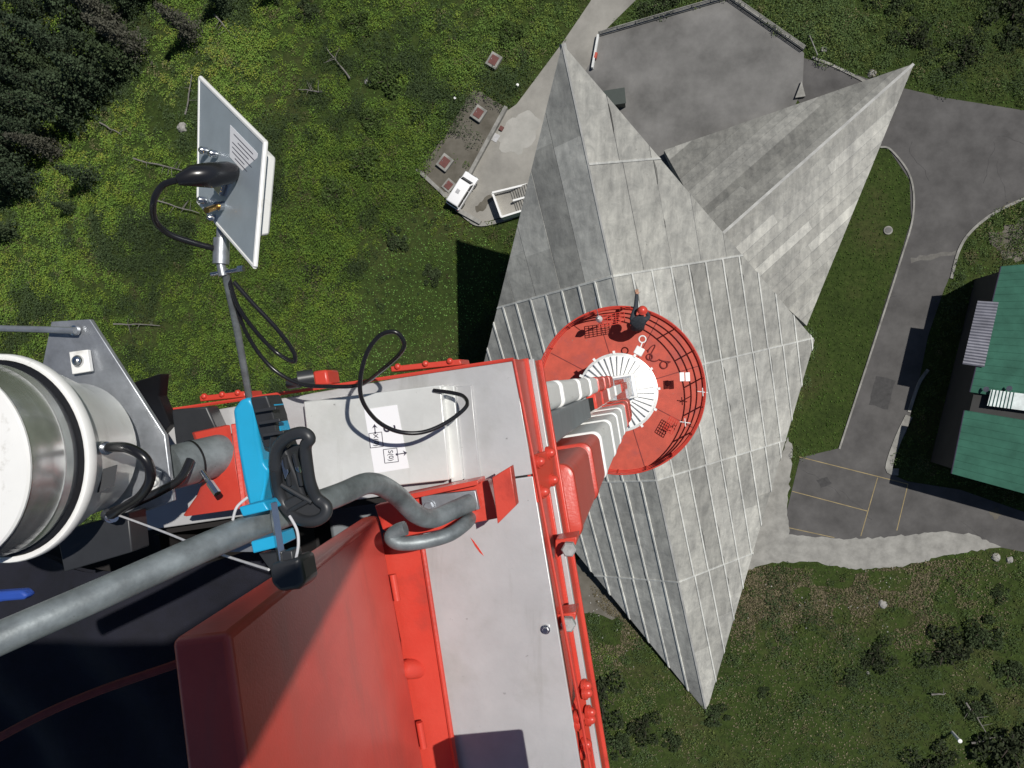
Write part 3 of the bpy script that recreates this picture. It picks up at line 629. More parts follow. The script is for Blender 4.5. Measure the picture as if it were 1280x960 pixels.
b = MB(); p = W(262, 603, 2.12); b.tube([p, p+Vector((.03, -.03, .01))], .011, 6); b.tube([p+Vector((-.03, .03, -.01)), p], .008, 10); b.build('set_screw', M['steel'], dish)
rp = thing('red_bracket', 'bright red bracket plate holding the stub pipe of the drum antenna', 'bracket', W(270, 600, 2.38))
b = MB(); b.prism(WP([(243, 541, 2.27), (288, 531, 2.27), (303, 636, 2.2), (232, 646, 2.22), (250, 620, 2.24), (262, 590, 2.26)]), (-.02, 0, -.016)); b.build('plate', M['red'], rp, bevel=.003)
b = MB(); b.prism(WP([(288, 530, 2.262), (296, 530, 2.27), (308, 634, 2.2), (302, 637, 2.193)]), (0, 0, -.12)); b.build('side_flange', M['red'], rp, bevel=.003)
tp = MB(); q = WP([(160, 480, 2.2), (200, 467, 2.18), (198, 495, 2.3), (213, 530, 2.36), (190, 560, 2.38), (160, 520, 2.35)])
tp.add(q+[p+Vector((0, 0, -.05)) for p in q], [(0, 1, 2), (0, 2, 5), (2, 3, 5), (3, 4, 5), (6, 8, 7), (6, 11, 8), (8, 11, 9), (9, 11, 10)]+[(i, i+6, (i+1) % 6+6, (i+1) % 6) for i in range(6)])
tag(tp.build('tarp_flap', M['tarp'], bevel=.004), 'black folded tarp flap behind the drum antenna plate', 'tarp')
gb = MB(); gb.prism(WP([(214, 512, 2.3), (258, 508, 2.3), (275, 545, 2.32), (220, 560, 2.32)]), (0, 0, -.07))  # black block stands in for the drum antenna's shadow on the plate
tag(gb.build('junction_and_shade_box', M['plastic'], bevel=.006), 'small black block standing in for a shadow on the grey plate beside the stub pipe', 'box')
# ---- flat panel antenna on its outrigger pole
pa = thing('flat_antenna', 'square flat panel antenna with grey back on a thin outrigger pole', 'antenna', W(310, 492, 2.36))
q = [W(249, 97, 2.05), W(330, 178, 1.82), W(317, 333, 1.82), W(247, 252, 2.05)]
nrm = (q[1]-q[0]).cross(q[3]-q[0]).normalized(); nrm = -nrm if nrm.z > 0 else nrm     # points away from the lens
ce = sum(q, Vector())/4
b = MB(); b.prism(q, nrm*.010); plt = b.build('back_plate', M['panelback'], pa, bevel=.003)
b = MB()
for a, c in zip(q, q[1:]+q[:1]): b.tube([a-nrm*.002+nrm*.006, c-nrm*.002+nrm*.006], .0065, 8)
b.build('rim', M['white'], pa)
b = MB(); sq = [ce+(p-ce)*.72+nrm*.0105 for p in q]; tq = [ce+(p-ce)*.66+nrm*.07 for p in q]
b.add(sq+tq, [(3, 2, 1, 0), (4, 5, 6, 7)]+[(i, (i+1) % 4, (i+1) % 4+4, i+4) for i in range(4)]); b.build('radome', M['white'], pa, bevel=.008)
e1 = q[1]-q[0]; e2 = q[3]-q[0]
at = lambda u, v, h=0.: q[0]+e1*u+e2*v-nrm*h
def patch(nm, u0, u1, v0, v1, m, h=.0012):
    b = MB(); b.prism([at(u0, v0, h), at(u1, v0, h), at(u1, v1, h), at(u0, v1, h)], nrm*h); return b.build(nm, M[m], pa, smooth=False)
st = patch('sticker', .52, .92, .12, .36, 'paper')
b = MB()
for i, (v, u0, u1) in enumerate(((.155, .58, .86), (.19, .64, .88), (.225, .56, .80), (.26, .56, .88), (.295, .56, .74), (.325, .6, .84))):
    b.prism([at(u0, v, .0018), at(u1, v, .0018), at(u1, v+.006, .0018), at(u0, v+.006, .0018)], nrm*.0005)
b.build('print_lines', M['ink'], st, smooth=False)
st = patch('sticker', .66, .95, .50, .84, 'plate')
b = MB(); cc = at(.42, .62, .0); fx = frame(-nrm, e1); b.box(cc-nrm*.008, (.05, .05, .012), fx); b.build('connector_flange', M['steel'], pa, bevel=.002)
c2 = W(285, 217, 1.86); c1 = W(232, 222, 1.80)
b = MB(); b.tube([W(291, 215, 1.9), W(285, 216, 1.88), W(262, 219, 1.83), W(240, 220, 1.80), W(222, 225, 1.79)], [.022, .028, .031, .026, .013], 20); b.build('connector_boot', M['rubber'], pa)
b = MB(); b.tube([W(272, 258, 1.93), W(258, 263, 1.87)], .008, 12); b.build('coax_stub', M['gold'], pa); b = MB(); b.tube([W(284, 256, 1.96), W(271, 258, 1.92)], .012, 12); b.build('coax_nut', M['steel'], pa)
for x, y, d in ((254, 188, 1.99), (266, 192, 1.96), (252, 250, 2.0), (264, 272, 1.97)):
    b = MB(); b.lathe(W(x, y, d), -nrm, [(.010, -.01), (.010, .006), (.005, .012)], 12); b.build('plate_bolt', M['steel'], pa)
b = MB(); b.tube(WP([(278, 235, 2.0), (277, 300, 2.0)]), .014, 14); b.build('bracket_tube', M['galv'], pa)
b = MB(); b.tube(WP([(277, 298, 2.0), (276, 330, 2.0)]), .0215, 18); b.tube(WP([(276, 330, 2.0), (279, 345, 2.0)]), .012, 14); b.build('pipe_clamp', M['galv'], pa)
b = MB(); b.tube(WP([(264, 343, 2.0), (300, 337, 2.0)]), .006, 10); b.lathe(W(301, 336, 2.0), (1, .1, 0), [(.009, -.008), (.009, .008)], 6); b.build('clamp_screw', M['steel'], pa)
b = MB(); b.tube(WP([(281, 338, 2.0), (296, 410, 2.15), (312, 500, 2.36)]), .0105, 14); b.build('pole', M['pipe'], pa)
b = MB(); b.tube(spline(WP([(222, 225, 1.79), (203, 232, 1.79), (192, 252, 1.8), (194, 276, 1.85), (212, 293, 1.9), (240, 303, 1.95), (262, 309, 1.98), (274, 312, 2.0)]), 8), .0082, 12); b.build('jumper_cable', M['rubber'], pa)
cb = MB(); cb.tube(spline(WP([(285, 345, 2.02), (296, 380, 2.05), (318, 412, 2.1), (345, 440, 2.15), (367, 452, 2.15), (366, 438, 2.13), (345, 410, 2.09), (315, 378, 2.05), (292, 352, 2.02)]), 8), .0062, 10)
tag(cb.build('coax_loop', M['rubber']), 'black coax cable hanging in a narrow loop beside the outrigger pole', 'cable')
cb = MB(); cb.tube(spline(WP([(287, 350, 2.03), (305, 410, 2.12), (335, 455, 2.18), (372, 479, 2.2), (410, 483, 2.2), (450, 481, 2.19), (478, 462, 2.08), (500, 442, 2.0), (505, 428, 1.97), (494, 415, 1.95), (474, 420, 1.95), (457, 445, 1.96), (450, 480, 1.99), (455, 505, 2.03), (474, 528, 2.09), (500, 540, 2.13), (530, 540, 2.16), (560, 527, 2.20), (583, 508, 2.25), (580, 496, 2.29), (565, 491, 2.31), (542, 488, 2.325)]), 8), .0060, 10)
tag(cb.build('coax_cable', M['rubber']), 'long black cable curling in a big loop over the white enclosure', 'cable')
b = MB(); b.tube(WP([(362, 480, 2.30), (374, 478, 2.28)]), .016, 14); b.tube(WP([(372, 474, 2.28), (392, 471, 2.3)]), .024, 12)
tag(b.build('cable_connector', M['plastic']), 'small black cable connector on the upper edge of the grey plate', 'connector')
# ---- cyan bar clamp
cl = thing('bar_clamp', 'bright blue and black quick grip bar clamp clamped on the grey pipe', 'clamp', W(325, 660, 1.5))
def slab(nm, pts, th, m, bev=.004, d=None, sub=None):
    b = MB(); b.prism(WP(pts), (0, 0, -th)); return b.build(nm, M[m], sub or cl, bevel=bev, seg=3)
slab('body_shell', [(290, 512, 1.44), (300, 499, 1.44), (312, 496, 1.44), (316, 510, 1.44), (322, 545, 1.46), (328, 580, 1.48), (336, 588, 1.48), (330, 612, 1.5), (324, 650, 1.5), (312, 640, 1.5), (303, 600, 1.48), (296, 560, 1.46)], .05, 'cyan', .008)
slab('body_shell', [(332, 496, 1.44), (340, 503, 1.44), (347, 528, 1.45), (352, 545, 1.46), (346, 548, 1.46), (340, 520, 1.45)], .05, 'cyan', .006)
slab('rack', [(312, 497, 1.425), (333, 494, 1.425), (342, 520, 1.435), (348, 550, 1.45), (338, 560, 1.455), (330, 560, 1.455), (322, 535, 1.445)], .06, 'plastic', .004)
for i in range(3):
    y = 512+i*15; x = 318+i*5; slab('rack_tooth', [(x, y, 1.415), (x+26, y-4, 1.415), (x+27, y, 1.415), (x+1, y+4, 1.415)], .02, 'plastic', .001)
slab('grip_block', [(336, 545, 1.43), (352, 548, 1.43), (372, 598, 1.45), (384, 632, 1.46), (352, 640, 1.47), (342, 612, 1.46), (334, 580, 1.45)], .06, 'plastic', .006)
b = MB(); hp = spline(WP([(344, 585, 1.42), (346, 562, 1.40), (360, 546, 1.38), (378, 541, 1.37), (387, 548, 1.37), (382, 558, 1.38), (384, 580, 1.40), (388, 604, 1.42), (396, 622, 1.44), (408, 633, 1.44), (405, 645, 1.44), (390, 652, 1.44), (372, 648, 1.45), (356, 632, 1.46), (347, 608, 1.45), (344, 585, 1.42)]), 6)
b.tube(hp, .0115, 12); b.build('trigger_handle', M['plastic'], cl)
b = MB()
for pts in ([(352, 606, 1.44), (390, 628, 1.44)], [(360, 640, 1.45), (392, 622, 1.44)], [(356, 570, 1.41), (362, 606, 1.44)], [(368, 566, 1.41), (377, 606, 1.44)]): b.tube(WP(pts), .005, 8)
b.build('handle_web', M['plastic'], cl)
slab('handle_plate', [(352, 627, 1.45), (372, 618, 1.45), (398, 629, 1.45), (407, 640, 1.45), (400, 650, 1.45), (378, 652, 1.45), (360, 644, 1.45)], .02, 'plastic', .004)
slab('handle_plate', [(349, 570, 1.455), (364, 556, 1.44), (380, 556, 1.42), (384, 590, 1.45), (390, 618, 1.46), (366, 622, 1.47), (353, 606, 1.465)], .012, 'plastic', .003)
slab('grip_glint', [(349, 575, 1.415), (356, 571, 1.415), (361, 590, 1.42), (356, 600, 1.42)], .01, 'steel', .002)
slab('grip_glint', [(364, 570, 1.415), (370, 570, 1.415), (375, 592, 1.42), (369, 588, 1.42)], .01, 'steel', .002)
slab('jaw_pad', [(298, 634, 1.395), (329, 627, 1.395), (336, 638, 1.395), (303, 646, 1.395)], .07, 'cyan', .003)
slab('jaw_pad', [(313, 677, 1.40), (344, 669, 1.40), (348, 684, 1.40), (316, 692, 1.40)], .08, 'cyan', .003)
b = MB(); b.tube(WP([(341, 628, 1.385), (352, 700, 1.385)]), .0085, 4); b.build('clamp_bar', M['steel'], cl)
slab('bar_collar', [(351, 690, 1.375), (365, 688, 1.375), (367, 703, 1.375), (353, 705, 1.375)], .04, 'plastic', .003)
slab('foot', [(335, 706, 1.365), (374, 697, 1.365), (381, 730, 1.38), (372, 738, 1.38), (350, 741, 1.38), (338, 732, 1.37)], .07, 'plastic', .012)
slab('foot_arm', [(322, 692, 1.42), (350, 690, 1.40), (352, 710, 1.40), (336, 712, 1.40)], .03, 'plastic', .004)
for pts, lb in (([(137, 640, 1.9), (205, 665, 1.75), (262, 688, 1.6), (336, 712, 1.45)], 'thin pale cord running from the drum antenna to the clamp foot'), ([(309, 622, 1.44), (296, 634, 1.42), (291, 650, 1.42)], 'short pale cord end curling beside the blue jaw pad'), ([(362, 645, 1.42), (371, 662, 1.41), (373, 680, 1.4), (370, 698, 1.38)], 'short pale cord hanging from the black clamp handle')):
    b = MB(); b.tube(spline(WP(pts), 8), .0028, 8); tag(b.build('cord', M['cord']), lb, 'cord')
b = MB(); b.prism(WP([(275, 690, 1.56), (310, 676, 1.56), (322, 690, 1.56)]), (0, 0, -.02)); tag(b.build('steel_gusset', M['galv'], bevel=.001), 'small pale steel gusset under the grey pipe beside the clamp', 'bracket')
# ---- dark cloth and work platform left of the hatch
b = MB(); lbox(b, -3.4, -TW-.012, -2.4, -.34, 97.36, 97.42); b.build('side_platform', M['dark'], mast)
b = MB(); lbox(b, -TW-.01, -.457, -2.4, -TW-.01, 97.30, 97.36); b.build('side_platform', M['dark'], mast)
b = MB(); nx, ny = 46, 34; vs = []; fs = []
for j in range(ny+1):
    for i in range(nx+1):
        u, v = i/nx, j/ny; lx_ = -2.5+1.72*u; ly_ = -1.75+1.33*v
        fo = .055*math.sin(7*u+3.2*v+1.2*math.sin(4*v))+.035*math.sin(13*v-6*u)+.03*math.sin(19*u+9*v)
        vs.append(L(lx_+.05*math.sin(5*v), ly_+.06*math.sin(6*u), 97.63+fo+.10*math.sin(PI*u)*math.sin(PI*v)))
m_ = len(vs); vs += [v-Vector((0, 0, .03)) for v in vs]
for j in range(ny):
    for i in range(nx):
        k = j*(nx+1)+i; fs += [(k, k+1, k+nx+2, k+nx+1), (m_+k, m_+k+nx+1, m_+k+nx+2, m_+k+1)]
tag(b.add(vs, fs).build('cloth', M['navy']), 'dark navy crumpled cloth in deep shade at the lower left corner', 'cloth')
b = MB(); lp_ = spline(WP([(-60, 955, 2.0), (40, 900, 2.0), (120, 865, 2.02), (215, 832, 2.05), (260, 815, 2.1)]), 8)
for s_, zz in ((0, 0),): b.tube(lp_, .012, 8)
tag(b.build('lanyard', M['strap']), 'dark red webbing lanyard in shadow lying over the navy cloth beside the red lid', 'strap')
b = MB(); b.prism(WP([(-30, 742, 1.55), (26, 738, 1.55), (34, 745, 1.55), (28, 750, 1.55), (4, 752, 1.55), (-30, 758, 1.55)]), (0, 0, -.03))
tag(b.build('tool_pouch', M['blue'], bevel=.006), 'bright blue tool pouch peeping from below the drum antenna', 'pouch')
# unseen box on a side arm, added to cast a shadow on the cover plate
ol = thing('added_shadow_box', 'added red box on a side arm, out of view, casting a shadow on the cover plate', 'lamp', L(-.1, -1.62, 97.6))
b = MB(); b.tube([L(-.1, -1.6, 97.6), L(-.1, -1.6, 98.05), L(-.02, -1.2, 98.06)], .02, 12); b.build('arm', M['pipe'], ol)
b = MB(); lbox(b, -.135, .105, -1.27, -1.022, 98.08, 98.2); b.build('housing', M['red'], ol, bevel=.01)
sc = thing('added_shade_screen', 'added broad flat shade screen on a pole, out of view high above the open hatch', 'antenna', L(-.2, -1.75, 97.3))  # unseen screen, added only to shade the hatch lid and the cloth
def sunup(p, z): p = Vector(p); return p+SUN*((z-p.z)/SUN.z)
q = [sunup(W(*p), 101.3) for p in ((480, 640, 2.36), (292, 985, 1.5), (150, 1200, 1.9), (-120, 1100, 2.2), (-150, 800, 2.3), (212, 800, 2.3))]
b = MB(); b.prism(q, (0, 0, .06)); b.build('screen', M['galv'], sc, bevel=.01)
cq = sum(q, Vector())/6
b = MB(); b.tube([L(-.2, -1.75, 97.3), L(-.2, -1.75, 101.4), cq+Vector((0, 0, .1))], .035, 12); b.build('pole', M['pipe'], sc)
# ================================================================== RED PLATFORM
PC = Vector((-.95, -.545, 75)); PR = 2.50
pf = thing('round_platform', 'round red platform with curved handrails around the white drum', 'platform', PC-Vector((0, 0, .3)))
b = MB(); b.lathe(PC, (0, 0, 1), [(.9, -.12), (PR-.06, -.12), (PR, -.06), (PR, .0), (PR-.02, .0), (.9, 0)], 96, closed=False); b.build('deck', M['deckred'], pf)
b = MB(); b.lathe(PC, (0, 0, 1), [(PR-.02, .001), (PR+.012, .001), (PR+.012, .12), (PR, .12), (PR-.01, .001)], 96, closed=False); b.build('toe_board', M['red'], pf)
b = MB()
for k in range(8):
    a = 2*PI*k/8+.3; d = Vector((math.cos(a), math.sin(a), 0)); s = Vector((-d.y, d.x, 0))*.012
    b.prism([PC+d*1.1-s+Vector((0, 0, .008)), PC+d*(PR-.04)-s+Vector((0, 0, .008)), PC+d*(PR-.04)+s+Vector((0, 0, .008)), PC+d*1.1+s+Vector((0, 0, .008))], (0, 0, -.007))
b.build('deck_seam', M['strap'], pf)
def ringtube(h, r, R_, a0=0, a1=2*PI, nm='handrail', m='red', par=pf):
    b = MB(); n = 96; b.tube([PC+Vector((R_*math.cos(a0+(a1-a0)*k/n), R_*math.sin(a0+(a1-a0)*k/n), h)) for k in range(n+1)], r, 8); return b.build(nm, M[m], par)
for h in (.38, .72, 1.1): ringtube(h, .022, PR-.02)
for k in range(18):
    a = 2*PI*k/18+.15; d = Vector((math.cos(a), math.sin(a), 0)); b = MB(); b.tube([PC+d*(PR-.02), PC+d*(PR-.02)+Vector((0, 0, 1.1))], .022, 8); b.build('rail_post', M['red'], pf)
dr_ = thing('white_drum', 'white drum with radial ribbed lid at the foot of the mast', 'drum', Vector((-.98, -.60, 75)))
DC = Vector((-.98, -.60, 75))
b = MB(); b.lathe(DC, (0, 0, 1), [(1.13, .003), (1.15, .05), (1.15, 1.30), (1.16, 1.34), (1.06, 1.36)], 72); b.build('wall', M['whitebox'], dr_)
b = MB(); b.lathe(DC, (0, 0, 1), [(1.08, 1.362), (1.08, 1.38), (.45, 1.54), (.3, 1.55)], 72); b.build('lid', M['white'], dr_)
b = MB()
for k in range(36):
    a = 2*PI*k/36; d = Vector((math.cos(a), math.sin(a), 0)); s = Vector((-d.y, d.x, 0))
    p, q = DC+d*1.07+Vector((0, 0, 1.385)), DC+d*.5+Vector((0, 0, 1.535))
    b.prism([p-s*.014+Vector((0, 0, .10)), q-s*.006+Vector((0, 0, .07)), q+s*.006+Vector((0, 0, .07)), p+s*.014+Vector((0, 0, .10))], (0, 0, -.1))
tag(b.build('radial_ribs', M['white'], dr_))
for k in range(12):
    a = 2*PI*k/12+.1; d = Vector((math.cos(a), math.sin(a), 0)); b = MB(); b.box(DC+d*1.18+Vector((0, 0, 1.33)), (.09, .07, .10), rotz(a)); b.build('lug', M['white'], dr_)
def D(px, py, z): return W(px, py, 100-z)
# small equipment on and around the platform
def grate(name, quad, z, label, n1, n2, tilt=(0, 0, 0)):
    q = [D(x, y, z+tz) for (x, y), tz in zip(quad, (tilt+(0,))[:4] if len(tilt) == 3 else tilt)]; b = MB()
    for k in range(n1+1):
        t = k/n1; b.tube([q[0].lerp(q[1], t), q[3].lerp(q[2], t)], .012, 6)
    for k in range(n2+1):
        t = k/n2; b.tube([q[0].lerp(q[3], t), q[1].lerp(q[2], t)], .012, 6)
    return tag(b.build(name, M['red']), label, 'grating')
grate('ladder_gate', [(748, 394), (780, 390), (781, 403), (749, 409)], 76.0, 'red barred gate leaning on the rail beside the white lantern', 6, 5, (0, 0, 0, 0))
grate('ladder_gate', [(838, 520), (848, 526), (840, 543), (829, 536)], 75.5, 'red barred gate at the lower right of the platform', 4, 5, (0, 0, 0, 0))
lt = thing('lantern', 'white lantern on a thin rod outside the upper rail', 'lamp', D(749, 401, 75.9))
b = MB(); p = D(749, 399, 76.2); b.lathe(p, (0, 0, 1), [(.10, 0), (.10, .16), (.02, .42)], 12); b.build('shade', M['white'], lt)
b = MB(); b.tube([p+Vector((0, 0, -.05)), p+Vector((-.06, .3, .35)), D(744, 371, 76.6)], .012, 6); b.build('rod', M['galv'], lt)
b = MB(); b.tube([p, D(752, 404, 75.3)], .02, 6); b.build('stem', M['galv'], lt)
wb = thing('white_unit', 'white box with a round dish arm mounted against the drum', 'box', D(799, 440, 75.8))
b = MB(); b.box(D(799, 439, 76.1), (.26, .24, .45), rotz(-.5)); b.build('case', M['white'], wb, bevel=.02)
b = MB(); c = D(803, 424, 76.1); b.tube([c+Vector((.1*math.cos(a), .1*math.sin(a), 0)) for a in np.linspace(0, 2*PI, 20)], .02, 8, cap=False); b.tube([c+Vector((0, -.08, 0)), D(800, 436, 76.1)], .02, 8); b.build('ring_arm', M['white'], wb)
for x, lb in ((852.5, 'white square sign hanging on the right rail, nearer the drum'), (859.5, 'white square sign hanging on the right rail, nearer the outer edge')):
    b = MB(); b.box(D(x, 471, 75.9), (.14, .26, .02), rotz(.05) @ Matrix.Rotation(.35, 3, 'Y')); tag(b.build('small_sign', M['white'], bevel=.004), lb, 'sign')
for k, (x, y) in enumerate(((878, 490), (856, 528))):
    t = thing('whip_aerial', ('pale crossed aerial on the right rim of the platform', 'pale crossed aerial beside the lower right gate')[k], 'aerial', D(x, y, 75.6)); c = D(x, y, 76.1)
    b = MB(); b.tube([c-Vector((0, 0, .5)), c+Vector((0, 0, .1))], .015, 6); b.build('stem', M['galv'], t)
    b = MB(); b.tube([c+Vector((-.14, .02, 0)), c+Vector((.16, -.02, 0))], .014, 6); b.tube([c+Vector((0, .12, 0)), c+Vector((.02, -.12, 0))], .014, 6); b.build('cross_arm', M['white'], t)
rope = MB(); rp_ = []
r2 = random.Random(4)
for k in range(40):
    t = k/39; rp_.append(D(806+28*t+4*math.sin(9*t)+3*math.cos(21*t), 432+26*t+5*math.cos(11*t)+3*math.sin(17*t), 75.03))
rope.tube(rp_, .018, 6); tag(rope.build('rope', M['strap']), 'dark tangled rope lying on the red deck beside the drum', 'rope')
for k, (x, y, s) in enumerate(((812, 446, .09), (830, 456, .11), (834, 479, .07))):
    b = MB(); c = D(x, y, 75.03); b.tube([c+Vector((s*math.cos(a), s*math.sin(a), .01)) for a in np.linspace(0, 2*PI, 16)], .02, 6, cap=False)
    tag(b.build('rope_coil', M['strap']), ('small rope coil on the red deck nearest the white box', 'largest dark rope coil on the red deck', 'small rope coil on the red deck farthest from the white box')[k], 'rope')
# worker leaning over the rail
wk = thing('person', 'person in red helmet and dark jacket leaning out over the platform rail', 'person', D(797, 412, 75.0))
hip = D(797, 410, 75.95); ch = D(798, 402, 76.35); nk = D(801, 395, 76.5); hdp = D(803, 389, 76.56); wf = D(797, 410, 75.02)
V = [hip, hip.lerp(ch, .5), ch, nk, hdp, hip+Vector((-.12, 0, -.05)), wf+Vector((-.14, .0, .48)), wf+Vector((-.14, -.05, .06)), wf+Vector((-.14, .12, .04)), hip+Vector((.12, 0, -.05)), wf+Vector((.14, 0, .48)), wf+Vector((.14, -.05, .06)), wf+Vector((.14, .12, .04)), ch+Vector((-.2, .05, .03)), D(795, 384, 76.3), D(796, 367, 76.2), ch+Vector((.2, .05, .0)), ch+Vector((.3, .15, -.2)), ch+Vector((.2, .35, -.25))]
E = [(0, 1), (1, 2), (2, 3), (3, 4), (0, 5), (5, 6), (6, 7), (7, 8), (0, 9), (9, 10), (10, 11), (11, 12), (2, 13), (13, 14), (14, 15), (2, 16), (16, 17), (17, 18)]
Rr = [(.16, .13), (.17, .14), (.19, .15), .07, .07, .10, .075, .055, .05, .10, .075, .055, .05, .09, .075, .055, .09, .07, .05]
skinned('body', V, E, Rr, M['worker'], wk)
b = MB(); b.lathe(hdp, (0, .4, .9), [(.05, -.14), (.09, -.06), (.10, .02), (.08, .07)], 16); b.build('head', M['skin'], wk)
b = MB(); b.lathe(hdp+Vector((0, .02, .03)), (0, .4, .9), [(.15, 0), (.14, .01), (.13, .05), (.09, .11), (.02, .135)], 20); b.build('helmet', M['red'], wk)
b = MB(); h0 = D(796, 367, 76.2)
for k in range(4): b.tube([h0+Vector((-.035+.023*k, .0, 0)), h0+Vector((-.04+.026*k, .09, -.02)), h0+Vector((-.04+.026*k, .13, -.06))], [.016, .013, .009], 6)
b.tube([h0+Vector((.04, 0, 0)), h0+Vector((.08, .05, -.02))], [.016, .01], 6); b.lathe(h0, (0, 1, 0), [(.03, -.05), (.05, 0), (.045, .04)], 10); b.build('hand', M['skin'], wk)
# ================================================================== GROUND OBJECTS
# van
c = G(580, 241); fw = (G(592, 223)-G(571, 256.5)); fw.z = 0; fw.normalize(); sdv = Vector((fw.y, -fw.x, 0)); VM = Matrix((sdv, fw, Vector((0, 0, 1)))).transposed()
van = thing('parked_van', 'boxy white van with dark windscreen parked against the low wall', 'van', (c.x, c.y, .03))
def vp(x, y, z): return Vector((c.x, c.y, .03))+VM @ (Vector((x, y, z))*1.1)
def loft(secs):
    b = MB(); n = len(secs[0]); vs = [vp(*p) for s in secs for p in s]; fs = []
    for i in range(len(secs)-1):
        for k in range(n): fs.append((i*n+k, i*n+(k+1) % n, (i+1)*n+(k+1) % n, (i+1)*n+k))
    return b.add(vs, fs+[tuple(range(n-1, -1, -1)), tuple(range((len(secs)-1)*n, len(secs)*n))])
rect = lambda x, y0, y1, z: [(-x, y0, z), (x, y0, z), (x, y1, z), (-x, y1, z)]
loft([rect(.84, -2.05, 2.1, .35), rect(.88, -2.1, 2.15, .6), rect(.88, -2.1, 2.12, 1.0), rect(.84, -2.05, 1.75, 1.08)]).build('body', M['van'], van, bevel=.11, seg=4)
loft([rect(.83, -2.02, 1.45, 1.085), rect(.76, -1.86, .98, 1.78), rect(.70, -1.75, .85, 1.86)]).build('roof', M['van'], van, bevel=.10, seg=4)
def win(nm, pts): b = MB(); pts = [vp(*p) for p in pts]; n_ = (pts[1]-pts[0]).cross(pts[2]-pts[0]).normalized(); b.prism([p for p in pts], n_*.012); b.build(nm, M['glass'], van)
win('windscreen', [(-.70, 1.43, 1.16), (.70, 1.43, 1.16), (.66, 1.07, 1.74), (-.66, 1.07, 1.74)])
win('rear_window', [(.70, -2.02, 1.14), (-.70, -2.02, 1.14), (-.66, -1.89, 1.72), (.66, -1.89, 1.72)])
for s in (1, -1):
    for y0, y1, dy in ((.35, 1.2, -.25), (-.75, .25, 0), (-1.75, -.85, .05)):
        P_ = [(s*.835, y0, 1.14), (s*.835, y1, 1.14), (s*.785, y1+dy, 1.66), (s*.785, y0, 1.66)]; win('side_window', P_ if s > 0 else P_[::-1])
    b = MB(); b.box(vp(s*1.0, 1.2, 1.1), (.2, .10, .14), VM); b.build('mirror', M['plastic'], van, bevel=.02)
    b = MB(); b.box(vp(s*.62, 2.13, .75), (.3, .08, .16), VM); b.build('headlight', M['sheet'], van, bevel=.02)
    b = MB(); b.box(vp(s*.74, -2.11, .85), (.14, .06, .3), VM); b.build('tail_light', M['red'], van, bevel=.01)
    for y in (1.35, -1.3):
        b = MB(); b.lathe(vp(s*.80, y, .32), sdv, [(.2, -.1), (.31, -.1), (.32, -.07), (.32, .07), (.31, .1), (.2, .1)], 24); wh = b.build('wheel', M['tyre'], van)
        b = MB(); b.lathe(vp(s*.80, y, .32), sdv*s, [(.2, .02), (.2, .09), (.05, .1)], 16); b.build('rim', M['steel'], wh)
b = MB(); b.box(vp(-.1, -.35, 1.875), (.5, .55, .03), VM); b.build('roof_hatch', M['plate'], van, bevel=.01)
b = MB(); b.box(vp(0, -2.13, .5), (1.6, .08, .2), VM); b.box(vp(0, 2.17, .5), (1.6, .08, .2), VM); b.build('bumper', M['plastic'], van, bevel=.02)
# inspection hatches
for k, (x, y, s, lb) in enumerate(((618, 77, 1.0, 'small square hatch with red oxide cover alone in the shrubs'), (599, 143, 1.0, 'square hatch with red oxide cover beside the pale bare patch'), (557, 204, 1.05, 'square raised hatch with red oxide cover in the middle of the dirt yard'), (561, 232, .85, 'low red oxide hatch cover next to the white van'))):
    p = G(x, y); t = thing('inspection_hatch', lb, 'hatch', (p.x, p.y, 0), 'inspection hatches by the yard'); R_ = rotz(math.radians(57)-.05*k)
    h = .5 if k < 3 else .15; b = MB(); b.box((p.x, p.y, h/2), (1.75*s, 1.55*s, h), R_); b.build('plinth', M['kerb'], t, bevel=.03)
    b = MB(); b.box((p.x, p.y, h+.03), (1.15*s, 1.0*s, .06), R_); b.build('cover', M['rust'], t, bevel=.015)
    b = MB(); q = Vector((p.x, p.y, h+.065)); b.tube([q+R_ @ Vector((-.1, .3, 0)), q+R_ @ Vector((-.1, .3, .05)), q+R_ @ Vector((.1, .3, .05)), q+R_ @ Vector((.1, .3, 0))], .015, 6); b.build('handle', M['galv'], t)
def wallseg(name, px, w_, h, label, m='kerb', cat='wall', z=0, coping=True):
    p = [G(*a) for a in px]; t = thing(name, label, cat, (p[0].x, p[0].y, z)); b = MB(); b2 = MB()
    for a, c in zip(p[:-1], p[1:]):
        d = (c-a).normalized(); s = Vector((-d.y, d.x, 0)); e = d*w_*.5
        b.prism([Vector((v.x, v.y, z+h)) for v in (a-e-s*w_/2, c+e-s*w_/2, c+e+s*w_/2, a-e+s*w_/2)], (0, 0, -h-.1))
        b2.prism([Vector((v.x, v.y, z+h+.08)) for v in (a-e-s*w_*.65, c+e-s*w_*.65, c+e+s*w_*.65, a-e+s*w_*.65)], (0, 0, -.078))
    b.build('wall', M[m], t, smooth=False)
    if coping: b2.build('coping', M['whitebox' if m == 'white' else m], t, smooth=False)
    return t
wallseg('low_wall', [(633, 137), (577, 240)], .35, .75, 'low concrete wall between the dirt yard and the path')
wallseg('low_wall', [(741, 86), (748, 47)], .2, .7, 'short white wall at the terrace corner', 'white')
wallseg('retaining_wall', [(573, 263), (600, 278)], .4, .5, 'low concrete edge wall just behind the parked van')
b = MB(); p = G(742, 72); b.box((p.x+.3, p.y, .5), (.3, .7, .6), rotz(-.25)); tag(b.build('red_cabinet', M['deckred'], bevel=.03), 'small red cabinet against the short white terrace wall', 'cabinet')
